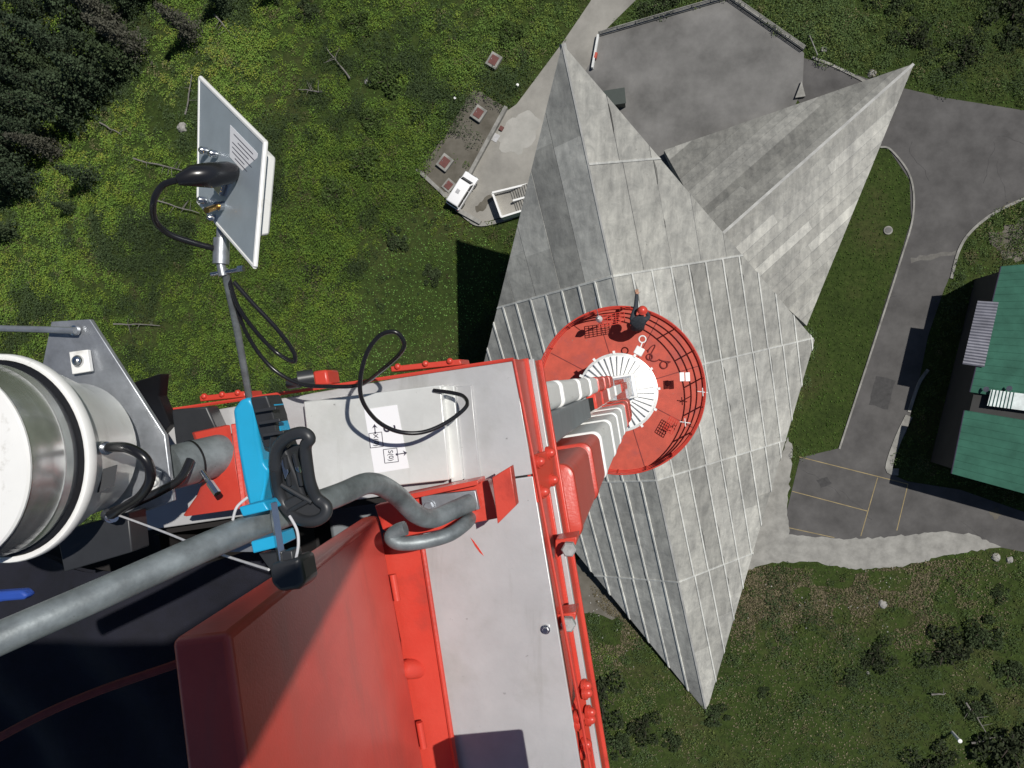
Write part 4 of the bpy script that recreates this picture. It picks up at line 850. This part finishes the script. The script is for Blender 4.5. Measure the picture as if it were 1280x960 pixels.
# terrace railings
def railing(px, label, h=1.1, inner=.9):
    p = [G(*a) for a in px]; t = thing('terrace_railing', label, 'railing', (p[0].x, p[0].y, .06), 'railings around the terrace'); a, c = p; d = (c-a); Lh = d.length; d.normalize(); s = Vector((-d.y, d.x, 0))
    b = MB(); b.prism([Vector((v.x, v.y, .3)) for v in (a-s*.2, c-s*.2, c+s*.2, a+s*.2)], (0, 0, -.35)); b.build('plinth', M['kerb'], t, smooth=False)
    for hh in (.55, .85, h):
        b = MB(); b.tube([a+Vector((0, 0, hh)), c+Vector((0, 0, hh))], .045, 8); b.build('rail', M['kerb'], t)
    for k in range(int(Lh/2)+1):
        q = a+d*(Lh*k/int(Lh/2)); b = MB(); b.tube([q+Vector((0, 0, .25)), q+Vector((0, 0, h))], .045, 8); b.build('post', M['kerb'], t)
    return t
railing([(749, 44), (912, -3)], 'long pale railing along the left rim of the terrace')
railing([(912, -3), (1005, 62)], 'pale railing along the right rim of the terrace')
b = MB(); p, q = G(1010, 48), G(1020, 72); d = q-p
t = thing('gate_rail', 'short pale gate rail beside the terrace corner', 'gate', (p.x, p.y, 0))
b.tube([p+Vector((0, 0, .9)), q+Vector((0, 0, .9))], .06, 8); b.build('rail', M['kerb'], t)
for v in (p, q): b = MB(); b.tube([v, v+Vector((0, 0, .9))], .06, 8); b.build('post', M['kerb'], t)
# green box on terrace
p = G(768, 128); t = thing('utility_box', 'dark green utility box half hidden beside the concrete edge on the terrace', 'box', (p.x, p.y, .06))
b = MB(); b.box((p.x, p.y, .95), (2.6, 1.7, 1.8), rotz(.1)); b.build('case', M['greenbox'], t, bevel=.04); b = MB(); b.box((p.x, p.y, 1.9), (2.8, 1.9, .1), rotz(.1)); b.build('lid', M['greenbox'], t, bevel=.02)
b = MB(); q = [G(1001, 103), G(1006, 122), G(993, 124)]; b.prism([Vector((v.x, v.y, .5)) for v in q], (0, 0, -.46)); tag(b.build('concrete_wedge', M['kerb'], bevel=.03), 'pale triangular concrete wedge at the terrace edge by the wing', 'block')
# outside stair
stq = [G(619, 245), G(665, 234), G(672, 262), G(630, 275)]
st = thing('outdoor_stair', 'outdoor concrete stair with white parapets next to the concrete slope', 'stairs', (stq[0].x, stq[0].y, 0))
def lift(v, z): return Vector((v.x, v.y, z))
b = MB(); m1 = stq[0].lerp(stq[1], .45); m2 = stq[3].lerp(stq[2], .45)
b.prism([lift(v, 1.0) for v in (stq[0], m1, m2, stq[3])], (0, 0, -1.1)); b.build('landing', M['path'], st, smooth=False)
for k in range(8):
    t0, t1 = k/8, (k+1)/8; b = MB(); z = 1.0+.17*(k+1)
    b.prism([lift(m1.lerp(stq[1], t0), z), lift(m1.lerp(stq[1], t1), z), lift(m2.lerp(stq[2], t1), z), lift(m2.lerp(stq[2], t0), z)], (0, 0, -z)); b.build('step', M['path' if k % 2 else 'kerb'], st, smooth=False)
for a, c, z in ((stq[0], stq[1], 2.0), (stq[3], stq[2], 2.0), (stq[0], stq[3], 1.9), (m1.lerp(m2, .5), stq[1].lerp(stq[2], .5), 1.9)):
    d = (c-a).normalized(); s = Vector((-d.y, d.x, 0))*.11; b = MB(); b.prism([lift(v, z) for v in (a-s, c-s, c+s, a+s)], (0, 0, -z-.05)); b.build('parapet', M['white'], st, smooth=False)
# paving patch / drain cover next to wall
b = MB(); p = G(619, 172); b.box((p.x, p.y, .06), (.9, 1.0, .06), rotz(-.55)); tag(b.build('drain_cover', M['plate'], bevel=.01), 'pale square drain cover by the low wall on the path', 'cover')
b = MB(); p = G(627, 161); b.box((p.x, p.y, .15), (.5, .55, .3), rotz(-.55)); tag(b.build('brick_box', M['rust'], bevel=.02), 'small rusty box by the low wall on the path', 'box')
b = MB(); p = G(1110, 288); b.lathe((p.x, p.y, -.02), (0, 0, 1), [(.5, 0), (.5, .14), (.42, .18)], 24); mh = b.build('manhole', M['kerb']); tag(mh, 'round concrete manhole in the grass strip by the road', 'manhole')
k_ = MB(); k_.lathe((p.x, p.y, .16), (0, 0, 1), [(.34, 0), (.34, .03), (.32, .033)], 24); k_ = k_.build('cover', M['terrace'], mh)
# green-roofed building
gbd = thing('green_roof_building', 'long building with green sheet metal roof beside the road', 'building', G(1260, 480))
def roofpoly(pts, z): return [W(x, y, 100-z) for x, y in pts]
up_ = roofpoly([(1252, 333), (1420, 318), (1420, 520), (1213, 490)], 8.2); lw_ = roofpoly([(1206, 513), (1420, 548), (1420, 655), (1190, 592)], 8.0)
for q, nm in ((up_, 'roof'), (lw_, 'roof')):
    b = MB(); b.prism(q, (0, 0, -.16)); d = (q[1]-q[0]); e = (q[3]-q[0]); rf = b.build(nm, M['roofgreen'], gbd, smooth=False)
    b = MB(); ea, ec = q[0], q[3]; n_ = int((q[2]-q[1]).length/.9)
    for k in range(n_+1):
        t = k/n_; a, c2 = q[0].lerp(q[3], t), q[1].lerp(q[2], t); b.tube([a+Vector((0, 0, .02)), c2+Vector((0, 0, .01))], .022, 5)
    b.build('seam', M['roofgreen'], rf)
    b = MB(); b.tube([q[0]+Vector((-.03, 0, -.08)), q[3]+Vector((-.03, 0, -.08))], .09, 8); b.build('gutter', M['ink'], rf)
fp = [up_[0].lerp(up_[1], .02), up_[1], lw_[2], lw_[3].lerp(lw_[2], .02)]
ins = [Vector((p.x, p.y, 7.75)) for p in (up_[0]+Vector((.4, -.4, 0)), up_[1]+Vector((0, -.4, 0)), lw_[2]+Vector((0, .4, 0)), lw_[3]+Vector((.4, .4, 0)))]
b = MB(); b.prism(ins, (0, 0, -7.8)); b.build('wall', M['bwall'], gbd, smooth=False)
q = roofpoly([(1222, 376), (1247, 378), (1229, 459), (1203, 455)], 8.25); b = MB(); N_ = 44; vs = []; fs = []
for k in range(N_+1):
    t = k/N_; z = .05*(k % 2); vs += [q[0].lerp(q[3], t)+Vector((0, 0, z)), q[1].lerp(q[2], t)+Vector((0, 0, z+.25)), q[0].lerp(q[3], t)+Vector((0, 0, z-.03)), q[1].lerp(q[2], t)+Vector((0, 0, z+.22))]
for k in range(N_): fs += [(4*k, 4*k+4, 4*k+5, 4*k+1), (4*k+2, 4*k+3, 4*k+7, 4*k+6)]
b.add(vs, fs).build('canopy', M['tin'], gbd, smooth=False)
q = roofpoly([(1239, 487), (1420, 510), (1420, 532), (1234, 507)], 8.7); b = MB(); b.prism(q, (0, 0, -.12)); sl = b.build('skylight', M['sheet'], gbd, smooth=False)
b = MB()
for k in range(7):
    t = k/40+.01; a, c2 = q[0].lerp(q[1], t), q[3].lerp(q[2], t); b.tube([a+Vector((0, 0, .03)), c2+Vector((0, 0, .03))], .05, 6)
b.build('glazing_bar', M['roofedge'], sl)
for x, y in ((1233, 487), (1262, 486)):
    p = W(x, y, 91.2); b = MB(); b.lathe(p, Vector((-.5, .3, .6)), [(.02, -.1), (.16, .0), (.28, .08), (.3, .1)], 16); b.tube([p, p+Vector((0, 0, -.6))], .04, 6); b.build('vent_cowl', M['tin'], gbd)
# street bits
def post(px, label, h=.9, r=.08, m='white', nm='marker_post'):
    p = G(*px); t = thing(nm, label, 'post', (p.x, p.y, 0)); b = MB(); b.tube([p, p+Vector((.1, -.05, h))], r, 10); b.build('stem', M[m], t); b = MB(); q = p+Vector((.1, -.05, h)); b.lathe(q, (0, 0, 1), [(r*1.5, -.08), (r*1.5, .03), (r*.5, .07)], 10); b.build('cap', M['white'], t)
post((1190, 915), 'white post standing alone in the scrub at the lower right', 2.2, .16); post((647, 108), 'small pale marker post in the grass above the dirt yard', .7, .12); post((569, 124), 'short white marker post in the shrubs left of the yard', .6, .1)
# ================================================================== VEGETATION
def leafmesh(name, cen, size, tone, m, parent=None, origin=(0, 0, 0), up=1.0, jit=None):
    N = len(cen); cen = np.asarray(cen, float)-np.array(origin)
    nn = rng.normal(size=(N, 3)); nn[:, 2] = np.abs(nn[:, 2])+up; nn /= np.linalg.norm(nn, axis=1)[:, None]
    rv = rng.normal(size=(N, 3)); u = np.cross(nn, rv); u /= np.linalg.norm(u, axis=1)[:, None]; v = np.cross(nn, u)
    s = np.asarray(size)[:, None]; asp = rng.uniform(.45, .8, (N, 1))
    P4 = np.stack([cen-u*s, cen-v*s*asp+nn*s*.12, cen+u*s, cen+v*s*asp+nn*s*.12], 1).reshape(-1, 3)
    me = bpy.data.meshes.new(name); me.vertices.add(4*N); me.loops.add(4*N); me.polygons.add(N)
    me.vertices.foreach_set('co', P4.astype(np.float32).ravel()); me.loops.foreach_set('vertex_index', np.arange(4*N, dtype=np.int32))
    me.polygons.foreach_set('loop_start', np.arange(0, 4*N, 4, dtype=np.int32)); me.update(calc_edges=True)
    a = me.attributes.new('tone', 'FLOAT_COLOR', 'POINT'); t4 = np.repeat(np.c_[tone, np.ones(N)], 4, 0).astype(np.float32); a.data.foreach_set('color', t4.ravel())
    me.materials.append(m); o = bpy.data.objects.new(name, me); COL.objects.link(o)
    if parent is not None: o.parent = parent
    else: o.location = origin
    return o
def vnoise(x, y, f, seed):
    r = np.random.default_rng(seed); T_ = r.random((64, 64)); X = x*f; Y = y*f; xi = np.floor(X).astype(int); yi = np.floor(Y).astype(int); fx = X-xi; fy = Y-yi
    fx = fx*fx*(3-2*fx); fy = fy*fy*(3-2*fy); g = lambda i, j: T_[i % 64, j % 64]
    return (g(xi, yi)*(1-fx)+g(xi+1, yi)*fx)*(1-fy)+(g(xi, yi+1)*(1-fx)+g(xi+1, yi+1)*fx)*fy
def projn(x, y, z):
    Rn = np.array(RM); q = (np.stack([x, y, z-100], 1)) @ Rn; return 640+q[:, 0]/-q[:, 2]*F, 480-q[:, 1]/-q[:, 2]*F
KITE = [(703, 55), (1018, 425), (990, 560), (883, 890), (720, 690), (640, 600), (587, 527)]
KG = [tuple(proj((v.x, v.y, 0))) for v in (Nn, Rg, Bg, Lg)]
WG = [tuple(proj((v.x, v.y, 0))) for v in (wt, wr, ridge_in, wl)]
BG = [tuple(proj((v.x, v.y, 0))) for v in ins]
def paved(px, py, grow=0):
    k = np.zeros(px.shape, bool)
    for nm in ('road', 'apron', 'terrace', 'path'): k |= inpoly(px, py, PX[nm])
    for pl in (KG, WG, BG): k |= inpoly(px, py, pl)
    return k
LAWN = [(1100, 184), (1138, 222), (1141, 270), (1124, 330), (1092, 430), (1049, 561), (985, 560), (1018, 425), (1010, 400)]
MOW = [(545, 250), (600, 290), (640, 330), (560, 470), (470, 470), (440, 420), (455, 330), (500, 270)]
GL = [(720, 690), (883, 890), (935, 705), (1060, 715), (1250, 690), (1330, 680), (1330, 1000), (700, 1000), (690, 700)]
# shrubs
n = 62000; x = rng.uniform(-100, 72, n); y = rng.uniform(-66, 72, n); px, py = projn(x, y, np.zeros(n))
vis = (px > -90) & (px < 1370) & (py > -110) & (py < 1040); x, y, px, py = x[vis], y[vis], px[vis], py[vis]
nz = vnoise(x, y, .11, 1)*.6+vnoise(x, y, .33, 2)*.4; nz2 = vnoise(x, y, .05, 3)
dirt = inpoly(px, py, PX['dirt']); lawn = inpoly(px, py, LAWN); mow = inpoly(px, py, MOW); gl = inpoly(px, py, GL)
keep = ~paved(px, py) & ~(dirt & (rng.random(len(x)) < .94)) & ~lawn & (rng.random(len(x)) < np.where(mow, .22, np.where(gl, .40, 1.))*(.25+nz*1.0))
for hx, hy in ((618, 77), (599, 143), (557, 204), (561, 232), (574, 252), (545, 230), (1110, 288)): keep &= np.hypot(px-hx, py-hy) > 15
bare = inpoly(px, py, [(700, 690), (740, 705), (775, 745), (790, 770), (765, 775), (720, 762), (690, 730)]); keep &= ~bare
# keep growth clear of the pavings
for dx, dy in ((7, 0), (-7, 0), (0, 7), (0, -7)): keep &= ~paved(px+dx, py+dy)
x, y, px, py, nz, nz2, mow, gl = (a[keep] for a in (x, y, px, py, nz, nz2, mow, gl))
rad = rng.uniform(.40, 1.05, len(x))*(.6+nz*.9); rad[mow] *= .5; rad[gl] *= .7
C_ = []; S_ = []; T_ = []
left = np.clip((800-px)/330, 0, 1); belt = vnoise(x+17, y+5, .13, 21)*.6+vnoise(x, y, .45, 22)*.4; rad *= np.where((belt > .60) & ~mow, 1.25, 1.)
for i in range(len(x)):
    m_ = int(20+40*rad[i]); th = rng.uniform(0, 2*PI, m_); u = rng.random(m_)**.6; ph_ = u*1.45
    rr = rad[i]*rng.uniform(.75, 1.05, m_)
    cx = x[i]+rr*np.sin(ph_)*np.cos(th); cy = y[i]+rr*np.sin(ph_)*np.sin(th); cz = rr*np.cos(ph_)*.9*(.8 if gl[i] else 1)
    C_.append(np.stack([cx, cy, cz], 1)); S_.append(rng.uniform(.05, .105, m_)*(.75+.3*rad[i]))
    h = rng.random(); l_ = left[i]
    base = np.array([.140, .238, .042])*l_+np.array([.066, .100, .034])*(1-l_)
    if h < .08+.85*(belt[i] > .60): base = np.array([.055, .082, .034])
    elif h < .36: base = base*np.array([1.35, 1.15, .95])
    elif h < .42: base = np.array([.13, .12, .06])
    base = base*rng.uniform(.75, 1.2)*(.55+.9*nz2[i]); T_.append(np.clip(base*rng.uniform(.7, 1.3, (m_, 1)), 0, .3))
C_ = np.concatenate(C_); S_ = np.concatenate(S_); T_ = np.concatenate(T_)
tag(leafmesh('shrub_cover', C_, S_, T_, M['leaf']), kind='stuff')
# grass
n = 150000; x = rng.uniform(-95, 70, n); y = rng.uniform(-64, 68, n); px, py = projn(x, y, np.zeros(n)); nz = vnoise(x, y, .09, 5)*.5+vnoise(x, y, .4, 6)*.5
vis = (px > -60) & (px < 1340) & (py > -60) & (py < 1020) & ~paved(px, py); lawn = inpoly(px, py, LAWN); mow = inpoly(px, py, MOW); gl = inpoly(px, py, GL); dirt = inpoly(px, py, PX['dirt']) | inpoly(px, py, [(700, 690), (740, 705), (775, 745), (790, 770), (765, 775), (720, 762), (690, 730)])
vis &= (~dirt | (nz < .33)); x, y, px, py, nz, lawn, mow, gl = (a[vis] for a in (x, y, px, py, nz, lawn, mow, gl))
tn = np.where(lawn[:, None], np.array([.052, .092, .018]), np.where(mow[:, None], np.array([.125, .235, .055]), np.where(gl[:, None], np.array([.055, .068, .026]), np.array([.070, .125, .028]))))
dry = gl & (nz > .50); tn = np.where(dry[:, None], np.array([.15, .135, .08]), tn)*rng.uniform(.65, 1.3, (len(x), 1))*(.7+.6*nz[:, None])
nd = 26000; k_ = rng.integers(0, 5, nd); cxy = np.array([(985, 755), (1060, 735), (1150, 745), (765, 785), (930, 740)], float)[k_]; sg_ = np.array([(70, 28), (60, 22), (40, 45), (30, 28), (30, 30)], float)[k_]
pq = cxy+rng.normal(size=(nd, 2))*sg_; ok = inpoly(pq[:, 0], pq[:, 1], GL) & ~paved(pq[:, 0], pq[:, 1]); pq = pq[ok]
dw = np.array([tuple(G(a, c2))[:2] for a, c2 in pq]); dn2 = vnoise(dw[:, 0], dw[:, 1], .45, 8); dw = dw[dn2 > .42]
x = np.r_[x, dw[:, 0]]; y = np.r_[y, dw[:, 1]]; tn = np.r_[tn, np.array([.150, .128, .078])*rng.uniform(.45, 1.25, (len(dw), 1))]
tag(leafmesh('grass', np.stack([x, y, rng.uniform(.01, .10, len(x))], 1), rng.uniform(.06, .14, len(x)), tn, M['leaf'], up=1.2), kind='stuff')
# conifers
def conifer(seed, H, Rm, tones, dens=1.0):
    r = np.random.default_rng(seed); C_ = []; S_ = []; T_ = []; z = H*.12
    while z < H*.985:
        f = 1-(z/H); nb = r.integers(5, 8); a0 = r.uniform(0, 6.28)
        for k in range(nb):
            a = a0+k*2*PI/nb+r.uniform(-.3, .3); Lb = Rm*(f**.8)*r.uniform(.65, 1.15)+.12; m_ = int((6+Lb*9)*dens); t = r.random(m_)**.7
            wdt = .16+.22*Lb*(1-t)*.6; off = r.normal(size=m_)*wdt
            dx = t*Lb; zz = z-dx*.28+r.normal(size=m_)*.07
            C_.append(np.stack([np.cos(a)*dx-np.sin(a)*off, np.sin(a)*dx+np.cos(a)*off, zz], 1)); S_.append(r.uniform(.09, .19, m_)); T_.append(np.array(tones)*r.uniform(.6, 1.35, (m_, 1)))
        z += r.uniform(.32, .5)
    return np.concatenate(C_), np.concatenate(S_), np.concatenate(T_)
def trunk_mb(H, r, n=6, lean=.0):
    b = MB(); pts = [(random.uniform(-.05, .05)*k+lean*k, random.uniform(-.05, .05)*k, H*k/n) for k in range(n+1)]; b.tube(pts, [r*(1-k/n*.85) for k in range(n+1)], 8); return b
protos = []
for k, (H, Rm, tn) in enumerate(((11.5, 2.9, (.042, .060, .034)), (9.5, 2.6, (.046, .066, .035)), (7.5, 2.2, (.052, .074, .035)), (10.5, 2.4, (.074, .074, .056)))):
    t = thing('conifer_tree', 'x', 'tree', (0, 0, 0)); trunk_mb(H, .16).build('trunk', M['bark'], t)
    c_, s_, tt = conifer(50+k, H, Rm, tn); leafmesh('crown', c_, s_, tt, M['leaf'], t, up=.5); protos.append(t)
used = [False]*len(protos)
def place(protos_, used_, k, p, s, label, group):
    if not used_[k]: o = protos_[k]; used_[k] = True
    else: o = copy_tree(protos_[k])
    o.location = (p.x, p.y, -.05); o.rotation_euler = (random.uniform(-.04, .04), random.uniform(-.04, .04), random.uniform(0, 6.28)); o.scale = (s*random.uniform(.9, 1.1), s*random.uniform(.9, 1.1), s)
    o['label'] = label
    if group: o['group'] = group
    return o
grove = [(70, 55), (110, 30), (40, 95), (85, 100), (130, 70), (150, 35), (50, 145), (100, 150), (20, 60), (20, 130), (140, 105), (75, 190), (35, 190), (170, 10), (95, -10), (40, 10), (150, -20), (10, 180), (60, 20), (120, 125), (45, 230), (15, 240), (5, 20), (200, -15), (75, -40), (30, -45), (-30, 100), (-40, 160), (-20, 40), (178, 62), (60, 175), (110, 120), (75, 125), (25, 160), (130, 5), (10, 100), (100, 75), (55, 75), (30, 215), (165, 85)]
for i, (a, c2) in enumerate(grove):
    k = (0, 1, 0, 2, 1, 3)[i % 6]; place(protos, used, k, G(a, c2), random.uniform(.9, 1.3), 'dark conifer crowded in the shaded grove at the upper left corner', 'conifers of the upper left grove')
for (a, c2), k, s, lb in (((245, 45), 3, .95, 'brownish conifer leaning out alone right of the upper left grove'), ((285, 5), 1, .8, 'dark conifer cut by the top edge left of centre'), ((120, 225), 1, .8, 'dark conifer standing alone below the upper left grove, above the drum antenna'), ((18, 290), 2, .9, 'small dark conifer at the left edge below the grove'), ((92, 262), 2, .6, 'smallest conifer below the upper left grove'), ((345, -6), 2, .7, 'small conifer at the top edge above the flat antenna')):
    place(protos, used, k, G(a, c2), s, lb, None)
# dark round shrubs
def shrub(seed, r0, tones, flat=.8):
    r = np.random.default_rng(seed); C_ = []; S_ = []; T_ = []
    for k in range(13):
        a = r.uniform(0, 6.28); d = r.uniform(0, 1.05)*r0; cr = r0*r.uniform(.22, .5); m_ = int(150*cr/r0*1.6)
        dirn = r.normal(size=(m_, 3)); dirn[:, 2] = np.abs(dirn[:, 2]); dirn /= np.linalg.norm(dirn, axis=1)[:, None]; q = dirn*cr*r.uniform(.7, 1.08, (m_, 1))
        C_.append(q*np.array([1, 1, flat])+np.array([d*math.cos(a), d*math.sin(a), cr*.5])); S_.append(r.uniform(.07, .15, m_)); T_.append(np.array(tones)*r.uniform(.6, 1.4, (m_, 1))*r.uniform(.8, 1.2))
    return np.concatenate(C_), np.concatenate(S_), np.concatenate(T_)
sprot = []
for k, (r0, tn) in enumerate(((1.6, (.034, .044, .022)), (1.2, (.038, .054, .024)), (1.4, (.058, .090, .026)))):
    t = thing('round_shrub', 'x', 'shrub', (0, 0, 0)); b = MB()
    for j in range(5):
        a = j*1.25; b.tube([(0, 0, 0), (math.cos(a)*.3*r0, math.sin(a)*.3*r0, .35*r0), (math.cos(a)*.6*r0, math.sin(a)*.6*r0, .7*r0)], [.05, .035, .015], 6)
    b.build('stem', M['bark'], t); c_, s_, tt = shrub(80+k, r0, tn); leafmesh('foliage', c_, s_, tt, M['leaf'], t, up=.3); sprot.append(t)
su_ = [False]*3
for (a, c2), k, s, lb in [
    ((750, 868), 0, 2.0, 'large dark shrub beside the lower edge of the mast plate'), ((805, 905), 0, 1.3, 'dark shrub at the left of the lower concrete tip'), ((772, 930), 1, 1.4, 'dark shrub at the bottom edge left of the concrete tip'),
    ((840, 925), 1, 1.0, 'dark shrub at the bottom edge below the concrete tip'), ((896, 893), 1, 1.0, 'small dark shrub touching the lower concrete tip'), ((1095, 816), 0, 1.2, 'round dark shrub in the middle of the lower right scrub'),
    ((1060, 846), 1, .9, 'small round dark shrub below the pale boulder'), ((1180, 815), 0, 1.7, 'largest round dark shrub of the lower right scrub'), ((1228, 790), 1, 1.5, 'dark spreading shrub near the right edge below the road'),
    ((1250, 742), 1, .8, 'small dark shrub below the road at the right edge'), ((1265, 930), 0, 2.6, 'big dark shrub filling the lower right corner'), ((1160, 955), 0, 1.5, 'dark shrub at the bottom edge near the white post'),
    ((1220, 880), 1, 1.3, 'dark shrub left of the corner thicket at the lower right'), ((1262, 840), 1, 1.1, 'dark shrub at the right edge above the corner thicket'), ((955, 865), 1, .6, 'tiny dark shrub in the grass right of the concrete tip'),
    ((1138, 50), 0, 1.2, 'dark shrub just above the pointed wing tip'), ((1205, 75), 0, 1.3, 'broad dark shrub above the road at the upper right'), ((1268, 15), 0, 1.7, 'dark shrub in the upper right corner'),
    ((1225, 40), 1, .8, 'small reddish dark shrub near the upper right corner'), ((1262, 50), 1, 1.1, 'dark shrub at the right edge near the top'), ((1165, 70), 1, .8, 'small dark shrub right of the wing tip'),
    ((1125, 5), 1, 1.1, 'dark shrub at the top edge right of the terrace'), ((1090, 0), 1, .8, 'small dark shrub at the top edge nearest the terrace'), ((497, 300), 1, 1.1, 'dark bush alone on the smooth grass'),
    ((420, 240), 2, 1.3, 'broad green bush on the slope left of the smooth grass'), ((455, 205), 2, 1.5, 'green bush above and right of the broad green bush on the slope'), ((485, 100), 2, 1.5, 'green bush in the upper middle slope'),
    ((525, 140), 2, 1.2, 'green bush just left of the dirt yard'), ((470, 150), 2, 1.2, 'green bush midway between the fallen logs and the dirt yard'), ((350, 370), 2, 1.4, 'green bush beside the black coax loop'),
    ((300, 420), 2, 1.0, 'green bush behind the outrigger pole'), ((825, 4), 0, 1.5, 'dark bush between the path and the terrace railing'), ((540, 345), 1, .9, 'small dark bush on the rim of the black shadow'),
    ((395, 340), 0, 1.0, 'small dark bush right of the flat antenna'), ((450, 30), 2, 1.2, 'green bush near the top edge left of the path'), ((640, 45), 2, 1.2, 'green bush near the path above the lone hatch'), ((385, 15), 1, 1.2, 'dark bush at the top edge right of the small conifer')]:
    place(sprot, su_, k, G(a, c2), s, lb, None)
# fallen dead trees
def log(p0, p1, label, nb=6, r0=.11, sd=0):
    rr = random.Random(sd); a, c2 = G(*p0), G(*p1); d = c2-a; Ln = d.length; dn_ = d.normalized(); s = Vector((-dn_.y, dn_.x, 0))
    t = thing('fallen_log', label, 'log', (a.x, a.y, .3)); b = MB(); pts = [a+d*(k/6)+s*rr.uniform(-.08, .08)+Vector((0, 0, .55+rr.uniform(-.05, .1))) for k in range(7)]
    b.tube(pts, [r0*(1-.1*k) for k in range(7)], 8); b.build('trunk', M['deadwood'], t)
    for k in range(nb):
        q = a+d*rr.uniform(.15, .95)+Vector((0, 0, .5)); sg = rr.choice((-1, 1)); ln = rr.uniform(.5, 1.5); b = MB()
        e = q+(s*sg+dn_*rr.uniform(-.2, .7))*ln+Vector((0, 0, rr.uniform(.05, .5))); b.tube([q, q.lerp(e, .5)+Vector((0, 0, .05)), e], [.045, .03, .012], 5); b.build('branch', M['deadwood'], t)
for i, (p0, p1, lb, nb) in enumerate((((440, 100), (410, 62), 'grey fallen log on the slope right of the flat antenna', 4), ((405, 117), (375, 113), 'pale short fallen log with roots near the flat antenna', 5), ((170, 200), (262, 222), 'bristly dead tree lying left of the flat antenna', 12),
    ((195, 250), (252, 268), 'dead branchy trunk below the black jumper cable', 7), ((145, 405), (203, 407), 'grey fallen log above the mounting plate', 5), ((128, 155), (155, 170), 'thin dead stick below the grove', 2), ((235, 145), (243, 95), 'dead trunk with brown roots left of the flat antenna', 4),
    ((270, 20), (298, 50), 'dark dead stick near the top left conifers', 3), ((1205, 875), (1230, 912), 'thin dead trunk in the scrub right of the white post', 3), ((1212, 926), (1254, 916), 'pale dead log at the lower right, below the thin trunk', 3), ((1162, 866), (1180, 865), 'short pale log left of the thin dead trunk', 1))):
    log(p0, p1, lb, nb, .12, i)
def rock(px, s, label, sd):
    r = random.Random(sd); p = G(*px); b = MB(); n = 10
    b.lathe((p.x, p.y, -.1), (0, 0, 1), [(s*.9, 0), (s, .25*s), (s*.75, .7*s), (s*.3, .85*s)], n)
    b.v = [v+Vector((r.uniform(-.18, .18), r.uniform(-.18, .18), r.uniform(-.1, .1)))*s for v in b.v]; tag(b.build('boulder', M['rock'], smooth=False, bevel=.03*s), label, 'boulder')
for i, (p, s, lb) in enumerate((((1103, 755), .5, 'pale boulder in the scrub below the road'), ((228, 160), .7, 'whitish rock beside the brown dead roots'), ((1245, 697), .5, 'pale rock at the road end near the right edge'), ((1262, 700), .4, 'smaller pale rock at the road end near the right edge'), ((767, 740), .3, 'small white stone on the bare earth by the mast'), ((776, 742), .22, 'smallest white stone on the bare earth by the mast'), ((1030, 62), .4, 'pale rock beside the gate rail'), ((1090, 92), .5, 'reddish pale rock by the kerb left of the wing tip'), ((460, 102), .5, 'grey rock on the slope near the fallen logs'), ((1085, 841), .2, 'small white stone between the two round shrubs'))): rock(p, s, lb, i)
# rubble scattered in the scrub below the road
rbx = []; r = random.Random(5); b = MB()
for i in range(130):
    q = (r.uniform(900, 1120), r.gauss(750, 28)) if i % 2 else (r.uniform(735, 860), r.gauss(770, 35))
    if paved(np.array([q[0]]), np.array([q[1]]))[0] or q[1] < 705: continue
    p = G(*q); s = r.uniform(.03, .09); b.box((p.x, p.y, s*.4), (s*2, s*1.4, s), rotz(r.uniform(0, 3)))
tag(b.build('rubble', M['rock'], origin=(0, 0, 0), smooth=False), kind='stuff')
